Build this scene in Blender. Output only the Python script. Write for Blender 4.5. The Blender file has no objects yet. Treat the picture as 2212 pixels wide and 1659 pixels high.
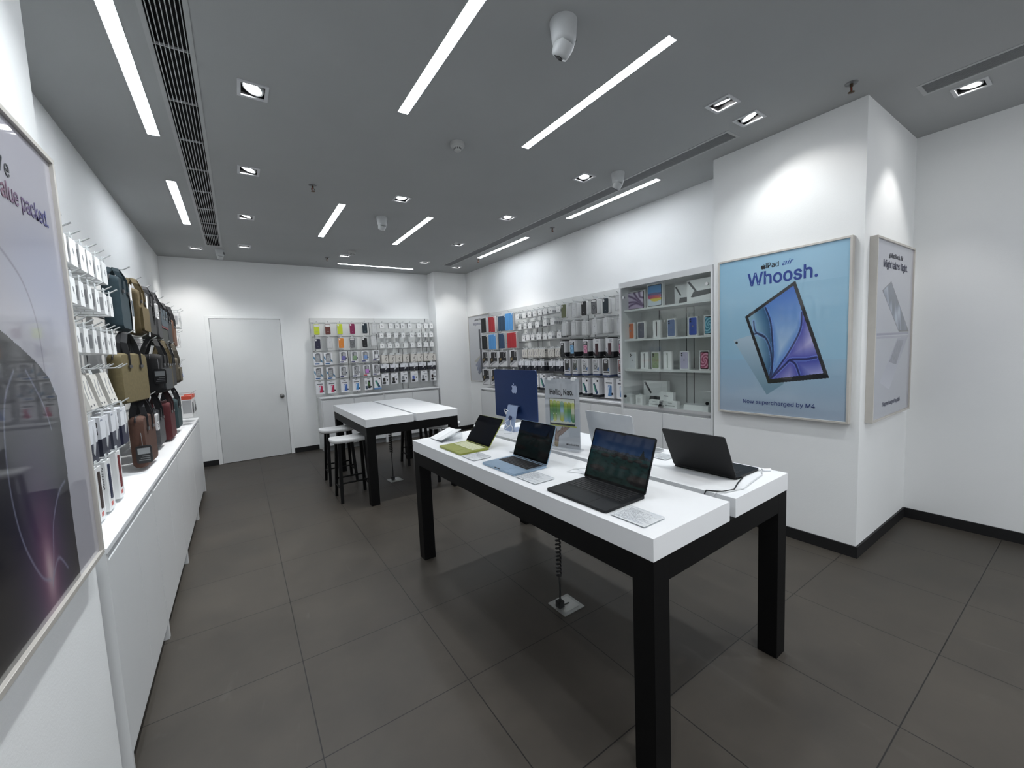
import bpy, math, random, os
from mathutils import Matrix, Vector, Euler
random.seed(7)
R = math.radians
PI = math.pi
S = bpy.context.scene
COL = S.collection

# ------------------------------------------------------------------ camera, world, exposure
CX = (0.8286441622797638, -0.5581432215374491, -0.04271997859861959)
CY = (0.08208983840691254, 0.0456732265493518, 0.9955778296079612)
CZ = (-0.5537238578479309, -0.8284866327397018, 0.08366473941652428)
cam = bpy.data.objects.new('camera', bpy.data.cameras.new('camera'))
COL.objects.link(cam)
cam.matrix_world = Matrix(((CX[0], CY[0], CZ[0], 0), (CX[1], CY[1], CZ[1], 0), (CX[2], CY[2], CZ[2], 1.5), (0, 0, 0, 1)))
cam.data.sensor_fit = 'HORIZONTAL'
cam.data.sensor_width = 36.0
cam.data.lens = 878.018 / 2212 * 36.0
cam.data.clip_start = 0.05
S.camera = cam
W = bpy.data.worlds.new('world'); S.world = W; W.use_nodes = True
W.node_tree.nodes['Background'].inputs[0].default_value = (0.93, 0.96, 1.0, 1)   # added world light standing in for an unseen mall, brightens the walls
W.node_tree.nodes['Background'].inputs[1].default_value = 0.95
S.view_settings.view_transform = 'Standard'
S.view_settings.look = 'None'
S.view_settings.gamma = 1.0
S.view_settings.exposure = 0.28
S.view_settings.use_curve_mapping = False
STRIP_POWER = 28.0      # emission of the recessed linear lights
SPOT_POWER = 50.0      # watts of each gimbal downlight
S.cycles.caustics_reflective = False
S.cycles.caustics_refractive = False

# ------------------------------------------------------------------ materials
def lin(c):
    c /= 255.0
    return c / 12.92 if c <= 0.04045 else ((c + 0.055) / 1.055) ** 2.4
def rgb(h):
    h = h or 'b9bbbd'
    return (lin(int(h[0:2], 16)), lin(int(h[2:4], 16)), lin(int(h[4:6], 16)))
_mats = {}
def C(h, rough=0.5, metal=0.0, grain=0.03, scale=18.0, coat=0.0, spec=0.5, emit=0.0):
    key = (h, rough, metal, grain, scale, coat, spec, emit)
    if key in _mats: return _mats[key]
    m = bpy.data.materials.new('surface_' + (h or 'plain')); m.use_nodes = True
    nt = m.node_tree; b = nt.nodes['Principled BSDF']
    c = rgb(h)
    if grain > 0:
        n = nt.nodes.new('ShaderNodeTexNoise'); n.inputs['Scale'].default_value = scale
        n.inputs['Detail'].default_value = 3
        tc = nt.nodes.new('ShaderNodeTexCoord'); nt.links.new(tc.outputs['Object'], n.inputs['Vector'])
        r = nt.nodes.new('ShaderNodeValToRGB')
        r.color_ramp.elements[0].position = 0.3; r.color_ramp.elements[1].position = 0.7
        r.color_ramp.elements[0].color = tuple(x * (1 - grain) for x in c) + (1,)
        r.color_ramp.elements[1].color = tuple(min(1, x * (1 + grain)) for x in c) + (1,)
        nt.links.new(n.outputs['Fac'], r.inputs['Fac']); nt.links.new(r.outputs['Color'], b.inputs['Base Color'])
    else:
        b.inputs['Base Color'].default_value = c + (1,)
    b.inputs['Roughness'].default_value = rough; b.inputs['Metallic'].default_value = metal
    b.inputs['Specular IOR Level'].default_value = spec
    if coat: b.inputs['Coat Weight'].default_value = coat; b.inputs['Coat Roughness'].default_value = 0.04
    if emit:
        b.inputs['Emission Color'].default_value = c + (1,); b.inputs['Emission Strength'].default_value = emit
    _mats[key] = m
    return m
def print_mat(name, rough=0.3, coat=0.0, emit=0.0, spec=0.5):
    m = bpy.data.materials.new(name); m.use_nodes = True; nt = m.node_tree; b = nt.nodes['Principled BSDF']
    a = nt.nodes.new('ShaderNodeAttribute'); a.attribute_name = 'ink'
    if emit:
        b.inputs['Base Color'].default_value = (0.004, 0.004, 0.005, 1)
        nt.links.new(a.outputs['Color'], b.inputs['Emission Color']); b.inputs['Emission Strength'].default_value = emit
    else:
        nt.links.new(a.outputs['Color'], b.inputs['Base Color'])
    b.inputs['Roughness'].default_value = rough; b.inputs['Coat Weight'].default_value = coat
    b.inputs['Coat Roughness'].default_value = 0.03
    b.inputs['Specular IOR Level'].default_value = spec
    return m
INK = print_mat('printed_paper', 0.45)
INK_GLASS = print_mat('print_behind_glass', 0.4, coat=1.0)
SCREEN = print_mat('lit_screen', 0.06, emit=0.42, spec=0.22)
def glass_mat(name, tint, reflect=0.05):
    m = bpy.data.materials.new(name); m.use_nodes = True; nt = m.node_tree
    for n in list(nt.nodes): nt.nodes.remove(n)
    o = nt.nodes.new('ShaderNodeOutputMaterial'); mx = nt.nodes.new('ShaderNodeMixShader')
    t = nt.nodes.new('ShaderNodeBsdfTransparent'); t.inputs[0].default_value = tint + (1,)
    g = nt.nodes.new('ShaderNodeBsdfGlossy'); g.inputs['Roughness'].default_value = 0.02
    lw = nt.nodes.new('ShaderNodeLayerWeight'); lw.inputs[0].default_value = 0.5
    pw = nt.nodes.new('ShaderNodeMath'); pw.operation = 'POWER'; pw.inputs[1].default_value = 5.0; nt.links.new(lw.outputs['Facing'], pw.inputs[0])
    f = nt.nodes.new('ShaderNodeMath'); f.operation = 'MULTIPLY_ADD'; f.inputs[1].default_value = 0.9; f.inputs[2].default_value = reflect; nt.links.new(pw.outputs[0], f.inputs[0])
    nt.links.new(f.outputs[0], mx.inputs[0]); nt.links.new(t.outputs[0], mx.inputs[1]); nt.links.new(g.outputs[0], mx.inputs[2])
    nt.links.new(mx.outputs[0], o.inputs[0])
    return m
GLASS = glass_mat('clear_glass', (0.955, 0.975, 0.965))
ACRYL = glass_mat('clear_acrylic', (0.93, 0.94, 0.95))

WHITE = C('dcdddd', 0.55, grain=0.02, scale=6)
GLOSSW = C('dfe0e1', 0.3, grain=0.015, scale=5)
BLACK = C('0c0c0e', 0.45)
DARK = C('060607', 0.7)
CHROME = C('b8babc', 0.25, 1.0)
STEELW = C('c9cacb', 0.35, 0.3)
GREY = C('8c8e90', 0.5)

def wall_mat():
    m = bpy.data.materials.new('painted_plaster'); m.use_nodes = True; nt = m.node_tree; b = nt.nodes['Principled BSDF']
    tc = nt.nodes.new('ShaderNodeTexCoord')
    n = nt.nodes.new('ShaderNodeTexNoise'); n.inputs['Scale'].default_value = 1.3; n.inputs['Detail'].default_value = 6
    r = nt.nodes.new('ShaderNodeValToRGB'); r.color_ramp.elements[0].position = 0.3; r.color_ramp.elements[1].position = 0.7
    r.color_ramp.elements[0].color = rgb('e9ebeb') + (1,); r.color_ramp.elements[1].color = rgb('eeefef') + (1,)
    n2 = nt.nodes.new('ShaderNodeTexNoise'); n2.inputs['Scale'].default_value = 160; n2.inputs['Detail'].default_value = 3
    bp = nt.nodes.new('ShaderNodeBump'); bp.inputs['Strength'].default_value = 0.06; bp.inputs['Distance'].default_value = 0.01
    for q in (n, n2): nt.links.new(tc.outputs['Object'], q.inputs['Vector'])
    nt.links.new(n.outputs['Fac'], r.inputs['Fac']); nt.links.new(r.outputs['Color'], b.inputs['Base Color'])
    nt.links.new(n2.outputs['Fac'], bp.inputs['Height']); nt.links.new(bp.outputs['Normal'], b.inputs['Normal'])
    b.inputs['Roughness'].default_value = 0.75; b.inputs['Specular IOR Level'].default_value = 0.25
    return m
WALL = wall_mat()
CEIL = C('a4a6a6', 0.9, grain=0.02, scale=2, spec=0.1)
def floor_mat():
    m = bpy.data.materials.new('grey_stone_tiles'); m.use_nodes = True; nt = m.node_tree; b = nt.nodes['Principled BSDF']
    L = nt.links.new
    tc = nt.nodes.new('ShaderNodeTexCoord'); mp = nt.nodes.new('ShaderNodeMapping')
    mp.inputs['Location'].default_value = (-0.145 + 0.6125 * 8, -1.598 + 0.5985 * 12, 0)
    L(tc.outputs['Object'], mp.inputs['Vector'])
    br = nt.nodes.new('ShaderNodeTexBrick'); br.offset = 0.0; br.squash = 1.0
    br.inputs['Scale'].default_value = 1.0; br.inputs['Brick Width'].default_value = 0.6125; br.inputs['Row Height'].default_value = 0.5985
    br.inputs['Mortar Size'].default_value = 0.0026; br.inputs['Mortar Smooth'].default_value = 0.3
    br.inputs['Color1'].default_value = rgb('413d38') + (1,); br.inputs['Color2'].default_value = rgb('3e3a35') + (1,)
    br.inputs['Mortar'].default_value = rgb('181716') + (1,)
    L(mp.outputs['Vector'], br.inputs['Vector'])
    n = nt.nodes.new('ShaderNodeTexNoise'); n.inputs['Scale'].default_value = 2.2; n.inputs['Detail'].default_value = 7; n.inputs['Roughness'].default_value = 0.6
    L(tc.outputs['Object'], n.inputs['Vector'])
    r = nt.nodes.new('ShaderNodeValToRGB'); r.color_ramp.elements[0].position = 0.32; r.color_ramp.elements[1].position = 0.68
    r.color_ramp.elements[0].color = (0.80, 0.80, 0.80, 1); r.color_ramp.elements[1].color = (1.16, 1.15, 1.13, 1)
    L(n.outputs['Fac'], r.inputs['Fac'])
    mx = nt.nodes.new('ShaderNodeMix'); mx.data_type = 'RGBA'; mx.blend_type = 'MULTIPLY'; mx.inputs[0].default_value = 1
    L(br.outputs['Color'], mx.inputs[6]); L(r.outputs['Color'], mx.inputs[7])
    # pale scuffs
    n3 = nt.nodes.new('ShaderNodeTexNoise'); n3.inputs['Scale'].default_value = 1.6; n3.inputs['Detail'].default_value = 9; n3.inputs['Distortion'].default_value = 2.5
    mp3 = nt.nodes.new('ShaderNodeMapping'); mp3.inputs['Scale'].default_value = (3.0, 0.8, 1); mp3.inputs['Rotation'].default_value = (0, 0, 0.5)
    L(tc.outputs['Object'], mp3.inputs['Vector']); L(mp3.outputs['Vector'], n3.inputs['Vector'])
    r3 = nt.nodes.new('ShaderNodeValToRGB'); r3.color_ramp.elements[0].position = 0.66; r3.color_ramp.elements[1].position = 0.78
    r3.color_ramp.elements[0].color = (0, 0, 0, 1); r3.color_ramp.elements[1].color = (0.22, 0.22, 0.22, 1)
    L(n3.outputs['Fac'], r3.inputs['Fac'])
    mx2 = nt.nodes.new('ShaderNodeMix'); mx2.data_type = 'RGBA'; L(r3.outputs['Color'], mx2.inputs[0])
    L(mx.outputs[2], mx2.inputs[6]); mx2.inputs[7].default_value = rgb('5a5853') + (1,)
    L(mx2.outputs[2], b.inputs['Base Color'])
    rr = nt.nodes.new('ShaderNodeMapRange'); rr.inputs[3].default_value = 0.38; rr.inputs[4].default_value = 0.58
    L(n.outputs['Fac'], rr.inputs[0]); L(rr.outputs[0], b.inputs['Roughness'])
    b.inputs['Specular IOR Level'].default_value = 0.35
    return m
FLOOR = floor_mat()

# ------------------------------------------------------------------ mesh builder
class MB:
    def __init__(s): s.v = []; s.f = []; s.mi = []; s.ms = []; s.sm = []; s.T = Matrix()
    def m(s, mat):
        if mat not in s.ms: s.ms.append(mat)
        return s.ms.index(mat)
    def add(s, vs, fs, mat, smooth=False):
        k = len(s.v); i = s.m(mat)
        s.v += [tuple(s.T @ Vector(p)) for p in vs]
        for f in fs: s.f.append([k + q for q in f]); s.mi.append(i); s.sm.append(smooth)
        return s
    def box(s, x0, y0, z0, x1, y1, z1, mat):
        return s.add([(x0, y0, z0), (x1, y0, z0), (x1, y1, z0), (x0, y1, z0), (x0, y0, z1), (x1, y0, z1), (x1, y1, z1), (x0, y1, z1)],
                     [(0, 3, 2, 1), (4, 5, 6, 7), (0, 1, 5, 4), (1, 2, 6, 5), (2, 3, 7, 6), (3, 0, 4, 7)], mat)
    def prism(s, poly, a, b, ax, mat, smooth=False):
        """polygon extruded along ax from a to b; ax 'y': poly=(x,z); 'z': (x,y); 'x': (y,z)"""
        n = len(poly)
        def P(p, t):
            return (p[0], t, p[1]) if ax == 'y' else (p[0], p[1], t) if ax == 'z' else (t, p[0], p[1])
        vs = [P(p, a) for p in poly] + [P(p, b) for p in poly]
        fs = [tuple(range(n)), tuple(range(2 * n - 1, n - 1, -1))]
        s.add(vs, fs, mat)
        return s.add(vs, [(i, n + i, n + (i + 1) % n, (i + 1) % n) for i in range(n)], mat, smooth)
    def rr(s, x0, z0, x1, z1, r, a, b, ax, mat, n=4):
        return s.prism(rrect(x0, z0, x1, z1, r, n), a, b, ax, mat)
    def cyl(s, p0, p1, r0, r1, mat, n=16, cap=True):
        p0 = Vector(p0); p1 = Vector(p1); d = (p1 - p0).normalized(); u = d.orthogonal().normalized(); w = d.cross(u)
        vs = [tuple(p0 + (u * math.cos(2 * PI * i / n) + w * math.sin(2 * PI * i / n)) * r0) for i in range(n)]
        vs += [tuple(p1 + (u * math.cos(2 * PI * i / n) + w * math.sin(2 * PI * i / n)) * r1) for i in range(n)]
        s.add(vs, [(i, (i + 1) % n, n + (i + 1) % n, n + i) for i in range(n)], mat, True)
        if cap: s.add(vs, [tuple(range(n - 1, -1, -1)), tuple(range(n, 2 * n))], mat)
        return s
    def tube(s, pts, r, mat, n=6):
        pts = [Vector(p) for p in pts]; rings = []; vs = []
        u = None
        for i, p in enumerate(pts):
            d = (pts[min(i + 1, len(pts) - 1)] - pts[max(i - 1, 0)]).normalized()
            u = d.orthogonal().normalized() if u is None else (u - d * u.dot(d)).normalized()
            w = d.cross(u)
            vs += [tuple(p + (u * math.cos(2 * PI * k / n) + w * math.sin(2 * PI * k / n)) * r) for k in range(n)]
        fs = [(i * n + k, i * n + (k + 1) % n, (i + 1) * n + (k + 1) % n, (i + 1) * n + k) for i in range(len(pts) - 1) for k in range(n)]
        s.add(vs, fs, mat, True)
        return s.add(vs, [tuple(range(n - 1, -1, -1)), tuple(range(len(vs) - n, len(vs)))], mat)
    def lathe(s, prof, mat, n=28, cap=True):
        vs = [(r * math.cos(2 * PI * k / n), r * math.sin(2 * PI * k / n), z) for r, z in prof for k in range(n)]
        fs = [(i * n + k, i * n + (k + 1) % n, (i + 1) * n + (k + 1) % n, (i + 1) * n + k) for i in range(len(prof) - 1) for k in range(n)]
        s.add(vs, fs, mat, True)
        if cap: s.add(vs, [tuple(range(n - 1, -1, -1)), tuple(range(len(vs) - n, len(vs)))], mat)
        return s
    def strap(s, pts, w, t, mat, side=(0, 1, 0)):
        """flat band along pts, width w along 'side', thickness t"""
        pts = [Vector(p) for p in pts]; sd = Vector(side).normalized(); vs = []
        for i, p in enumerate(pts):
            d = (pts[min(i + 1, len(pts) - 1)] - pts[max(i - 1, 0)]).normalized(); nn = d.cross(sd).normalized()
            for a, b in ((-1, -1), (1, -1), (1, 1), (-1, 1)): vs.append(tuple(p + sd * (a * w / 2) + nn * (b * t / 2)))
        fs = [(i * 4 + k, i * 4 + (k + 1) % 4, (i + 1) * 4 + (k + 1) % 4, (i + 1) * 4 + k) for i in range(len(pts) - 1) for k in range(4)]
        fs += [(3, 2, 1, 0), tuple(range(len(vs) - 4, len(vs)))]
        return s.add(vs, fs, mat)
    def mesh(s, name):
        me = bpy.data.meshes.new(name); me.from_pydata(s.v, [], s.f)
        for q in s.ms: me.materials.append(q)
        me.polygons.foreach_set('material_index', s.mi); me.polygons.foreach_set('use_smooth', s.sm)
        me.update()
        import bmesh
        bm = bmesh.new(); bm.from_mesh(me); bmesh.ops.recalc_face_normals(bm, faces=bm.faces); bm.to_mesh(me); bm.free()
        return me
    def build(s, name, parent=None, bevel=0, **kw):
        o = bpy.data.objects.new(name, s.mesh(name)); COL.objects.link(o)
        if parent is not None: o.parent = parent
        if bevel:
            b = o.modifiers.new('bevel', 'BEVEL'); b.width = bevel; b.segments = 2; b.limit_method = 'ANGLE'
        tag(o, **kw)
        return o
def rrect(x0, z0, x1, z1, r, n=4):
    r = min(r, (x1 - x0) / 2, (z1 - z0) / 2); out = []
    for cx, cz, a0 in ((x1 - r, z0 + r, -90), (x1 - r, z1 - r, 0), (x0 + r, z1 - r, 90), (x0 + r, z0 + r, 180)):
        for i in range(n + 1):
            a = R(a0 + 90 * i / n); out.append((cx + r * math.cos(a), cz + r * math.sin(a)))
    return out
def tag(o, label=None, cat=None, group=None, kind=None):
    if label: o['label'] = label
    if cat: o['category'] = cat
    if group: o['group'] = group
    if kind: o['kind'] = kind
def empty(name, loc=(0, 0, 0), rz=0, **kw):
    o = bpy.data.objects.new(name, None); COL.objects.link(o); o.location = loc; o.rotation_euler = (0, 0, rz)
    o.empty_display_size = 0.05; tag(o, **kw); return o
def place(o, loc, rz=0, rx=0, ry=0):
    o.location = loc; o.rotation_euler = (rx, ry, rz); return o
def link_copy(o, parent=None):
    c = o.copy(); COL.objects.link(c); c.parent = parent
    for k in ('label', 'category', 'group'):
        if k in c.keys() and parent is None: pass
    for ch in list(o.children): link_copy(ch, c)
    return c
def struct(o): o['kind'] = 'structure'; return o

# lettering: the built-in interface typeface turned into thin raised meshes
FONT = None
try:
    fp = os.path.join(bpy.utils.system_resource('DATAFILES'), 'fonts', 'Inter.woff2')
    if os.path.exists(fp): FONT = bpy.data.fonts.load(fp)
except Exception:
    FONT = None
_cap = []
def cap_ratio():
    if not _cap:
        cu = bpy.data.curves.new('txt', 'FONT'); cu.body = 'H'; cu.size = 1
        if FONT: cu.font = FONT
        t = bpy.data.objects.new('txt', cu); COL.objects.link(t); bpy.context.view_layer.update()
        me = bpy.data.meshes.new_from_object(t.evaluated_get(bpy.context.evaluated_depsgraph_get())); bpy.data.objects.remove(t)
        _cap.append(max(v.co.y for v in me.vertices) - min(v.co.y for v in me.vertices))
    return _cap[0]
def text(s, size, mat, parent, loc, align='CENTER', weight=0.0, name='lettering', shear=0, width=None, rz=0, rot=None):
    cu = bpy.data.curves.new('txt', 'FONT'); cu.body = s; cu.size = size; cu.align_x = align; cu.offset = weight * size
    cu.extrude = 0.0003; cu.shear = shear; cu.resolution_u = 3
    if FONT: cu.font = FONT
    t = bpy.data.objects.new('txt', cu); COL.objects.link(t)
    bpy.context.view_layer.update()
    me = bpy.data.meshes.new_from_object(t.evaluated_get(bpy.context.evaluated_depsgraph_get()))
    bpy.data.objects.remove(t)
    me.materials.clear(); me.materials.append(mat)
    o = bpy.data.objects.new(name, me); COL.objects.link(o); o.parent = parent
    o.location = loc; o.rotation_euler = rot or (R(90), 0, 0)
    sy = .727 / cap_ratio(); sx = sy
    if width:
        xs = [v.co.x for v in me.vertices]; w = max(xs) - min(xs); sx = width / w
    for v in me.vertices: v.co.x *= sx; v.co.y *= sy
    return o
def apple(cx, cz, h):
    """fruit-with-a-bite emblem outline, body and leaf, height h centred on (cx, cz)"""
    b = [(0, .74), (.08, .70), (.2, .76), (.33, .74), (.42, .66), (.33, .58), (.30, .46), (.34, .34), (.44, .26), (.38, .12), (.28, 0), (.17, -.03), (0, .03),
         (-.17, -.03), (-.28, 0), (-.4, .16), (-.46, .38), (-.43, .6), (-.32, .73), (-.18, .76), (-.08, .72)]
    l = [(0, .80), (.02, .9), (.09, .98), (.18, 1.0), (.17, .9), (.1, .82)]
    f = lambda p: (cx + p[0] * h, cz + (p[1] - .5) * h)
    return [f(p) for p in b], [f(p) for p in l]
def add_apple(mb, cx, cz, h, a, b, ax, mat):
    for poly in apple(cx, cz, h): mb.prism(poly, a, b, ax, mat)
def painted(name, w, h, nx, ny, fn, mat, parent, loc, rot=(0, 0, 0)):
    """flat printed sheet in local x-z, facing -y; fn(u, v) -> srgb 0..1"""
    me = bpy.data.meshes.new(name)
    vs = []; fs = []
    for j in range(ny + 1):
        for i in range(nx + 1): vs.append((w * (i / nx - .5), 0, h * j / ny))
    for j in range(ny):
        for i in range(nx):
            a = j * (nx + 1) + i; fs.append((a, a + 1, a + nx + 2, a + nx + 1))
    me.from_pydata(vs, [], fs); me.materials.append(mat)
    at = me.color_attributes.new('ink', 'FLOAT_COLOR', 'CORNER'); buf = []
    for j in range(ny):
        for i in range(nx):
            c = fn((i + .5) / nx, (j + .5) / ny); c = [lin(max(0, min(1, q)) * 255) for q in c] + [1]
            buf += c * 4
    at.data.foreach_set('color', buf)
    o = bpy.data.objects.new(name, me); COL.objects.link(o); o.parent = parent; o.location = loc; o.rotation_euler = rot
    return o
def mixc(a, b, t):
    t = max(0, min(1, t)); return tuple(a[i] + (b[i] - a[i]) * t for i in range(3))
def hx(h): return (int(h[0:2], 16) / 255, int(h[2:4], 16) / 255, int(h[4:6], 16) / 255)
def hsh(x, y):
    v = math.sin(x * 127.1 + y * 311.7) * 43758.5453; return v - math.floor(v)
def vnoise(x, y):
    ix, iy = math.floor(x), math.floor(y); fx, fy = x - ix, y - iy
    fx = fx * fx * (3 - 2 * fx); fy = fy * fy * (3 - 2 * fy)
    a = hsh(ix, iy) * (1 - fx) + hsh(ix + 1, iy) * fx; b = hsh(ix, iy + 1) * (1 - fx) + hsh(ix + 1, iy + 1) * fx
    return a * (1 - fy) + b * fy
ORD = ['first', 'second', 'third', 'fourth', 'fifth', 'sixth', 'seventh', 'eighth', 'ninth', 'tenth', 'eleventh', 'twelfth', 'thirteenth', 'fourteenth']

# ================================================================== the room
ZC = 2.972
XL, XR, YB = -0.79, 3.716, 7.311
def slab(name, *b, mat=WALL): return struct(MB().box(*b, mat).build(name))
slab('floor', -0.95, -3.2, -0.12, 5.2, 7.45, 0, mat=FLOOR)
slab('wall_left', XL - .12, -2.0, 0, XL, YB + .12, ZC)
slab('wall_back', XL, YB, 0, -0.303, YB + .12, ZC)
slab('wall_back', 0.591, YB, 0, XR + .12, YB + .12, ZC)
slab('wall_back', -0.303, YB, 2.132, 0.591, YB + .12, ZC)
slab('wall_back_column', 3.067, 6.999, 0, XR, YB, ZC)
slab('wall_right', XR, 1.917, 0, XR + .12, YB, ZC)
slab('wall_pillar', 3.354, 0.929, 0, 4.55, 1.917, ZC)
slab('wall_right_front', 4.430, -2.0, 0, 4.55, 0.929, ZC)
slab('wall_left_pier', XL, -0.9, 0, -0.459, 1.905, ZC)
slab('wall_front', XL, -2.0, 2.75, 4.55, -1.88, ZC)

# ceiling sheet with openings for the downlights, strips and grilles
SPOTS = [  # x, y, aim (x, y, z)
    (.188, 2.705, (-.50, 2.5, .87)), (.188, 3.832, (-.50, 3.9, .87)), (.188, 5.045, (-.5, 5.1, .87)), (.188, 6.315, (.1, 7.1, 0.9)),
    (1.413, 3.863, (1.5, 3.6, 0)), (1.413, 6.334, (1.5, 7.2, 1.2)), (2.624, 6.315, (2.7, 7.2, 1.3)), (2.622, 5.108, (3.5, 5.1, 1.4)),
    (2.624, 3.876, (2.2, 3.6, 0)), (2.635, 2.673, (2.2, 2.5, 0)), (-.329, 6.636, (-.55, 7.2, 1.6)), (3.277, 6.481, (3.4, 6.9, 1.4)),
    (2.636, 1.448, (3.35, 1.45, 1.55)), (2.963, 1.446, (3.4, 0.9, 1.4)), (3.828, .573, (3.82, .90, .9)),
    (1.413, 2.66, None), (.188, 1.5, (-.42, 1.5, 1.5)), (.188, .3, (-.2, .3, 0)), (1.413, .25, (1.5, .9, .4)), (2.63, .25, (2.4, .9, 0)),  # spotlights from here on are unseen, added to light the shop
    (1.413, -1.0, (1.4, -1, 0)), (2.63, -1.0, (2.6, -1, 0)), (3.83, -.9, (4.3, -.9, 1.2)), (.188, -1.0, (.1, -1, 0))]
SPOTS = [s for s in SPOTS if s[2]]
STRIPS = [(-.33, 2.27, 3.52), (-.33, 4.32, 5.56), (.959, 1.275, 2.508), (1.872, 1.272, 2.496), (.959, 4.25, 5.482), (1.862, 4.238, 5.47),
          (3.268, 2.378, 3.59), (3.30, 4.425, 5.72), (.959, -1.6, -.35), (1.872, -1.6, -.35), (3.3, -1.6, -.35)]  # last three strips are unseen, added behind the camera for illumination
SW = .030
holes = [(x - .058, y - .062, x + .058, y + .062) for x, y, _ in SPOTS] + [(x - SW, a, x + SW, b) for x, a, b in STRIPS]
holes.append((1.43, 6.90, 2.655, 6.96))
VENTS = [(-.205, 2.05, -.070, 6.44, 8), (3.008, 1.622, 3.135, 6.425, 10), (3.530, -1.4, 3.668, .731, 10)]
holes += [v[:4] for v in VENTS]
xs = sorted({-.95, 5.2} | {h[0] for h in holes} | {h[2] for h in holes}); ys = sorted({-2.0, 7.45} | {h[1] for h in holes} | {h[3] for h in holes})
cb = MB(); vi = {}
def cv(x, y):
    if (x, y) not in vi: vi[(x, y)] = len(cb.v); cb.v.append((x, y, ZC))
    return vi[(x, y)]
cm = cb.m(CEIL)
for i in range(len(xs) - 1):
    for j in range(len(ys) - 1):
        mx, my = (xs[i] + xs[i + 1]) / 2, (ys[j] + ys[j + 1]) / 2
        if any(h[0] < mx < h[2] and h[1] < my < h[3] for h in holes): continue
        cb.f.append([cv(xs[i], ys[j]), cv(xs[i], ys[j + 1]), cv(xs[i + 1], ys[j + 1]), cv(xs[i + 1], ys[j])]); cb.mi.append(cm); cb.sm.append(False)
cb.box(-.95, -2.0, ZC + .22, 5.2, 7.45, ZC + .25, CEIL)
struct(cb.build('ceiling'))

# skirting boards
SK = C('1c1c1d', .5, spec=.3)
def skirt(side, *b): struct(MB().box(*b, SK).build('baseboard_' + side))
H = .078
skirt('back', XL, YB - .012, 0, -.352, YB, H)
skirt('back', .64, YB - .012, 0, 1.0, YB, H)
skirt('column', 3.06, 6.987, 0, XR, 6.999, H)
skirt('right', XR - .012, 6.1, 0, XR, 6.987, H)
skirt('pillar', 3.342, .917, 0, 3.354, 1.93, H)
skirt('pillar', 3.354, .917, 0, 4.418, .929, H)
skirt('right_front', 4.418, -1.99, 0, 4.43, .929, H)

# door in the back wall
d = struct(MB().box(-.299, YB - .004, .006, .587, YB + .035, 2.127, C('d2d4d4', .45, grain=.03, scale=2)).build('door_1'))
tr = MB()
for b in ((-.352, 0, -.306, 2.172), (.594, 0, .642, 2.172), (-.306, 2.134, .594, 2.172)):
    tr.box(b[0], YB - .008, b[1], b[2], YB + .02, b[3], WALL)
struct(tr.build('trim_1', bevel=.002))
struct(MB().box(-.306, YB + .036, 0, .594, YB + .11, 2.134, DARK).build('door_gap_shade'))  # dark sheet behind the door, stands for the shade in its gaps
k = MB(); k.T = Matrix.Translation((.528, YB - .004, .935)) @ Matrix.Rotation(R(90), 4, 'X')
k.lathe([(.033, 0), (.033, .006), (.014, .010), (.014, .035), (.027, .045), (.031, .058), (.027, .072), (.012, .076), (.001, .076)], C('8a8a88', .3, 1))
k.cyl((0, 0, .076), (0, 0, .079), .009, .009, DARK)
k.build('door_handle', d)

# ------------------------------------------------------------------ ceiling fittings
HOUS = C('c2c4c6', .45); LAMP = C('ffffff', .3, grain=0, emit=24.0)
STRIPM = C('f4f9ff', .4, grain=0, emit=STRIP_POWER)
STRIPB = C('f2f6fb', .4, grain=0, emit=STRIP_POWER * .5)   # strip by the back wall, emission lowered so the wall stays less bright
def where(x, y):
    a = 'left' if x < .5 else 'centre' if x < 2 else 'right'
    return a
POSN = ["nearest the camera in the left row of downlights", "second from the camera in the left row of downlights", "third in the left row beside the wide grille", "farthest in the left row, near the back wall",
        "in the middle of the ceiling between the strips", "beside the round smoke detector near the back wall", "second farthest, left of the slot grille's far end", "third from the camera in the right-hand row",
        "second from the camera in the right-hand row", "nearest in the right-hand row, beside the domed camera", "alone in the far left corner by the grille end", "at the far end of the right slot grille",
        "left one of the pair tilted at the tablet poster", "right one of the pair tilted at the tablet poster", "alone beside the slot grille at the upper right edge"]
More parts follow.
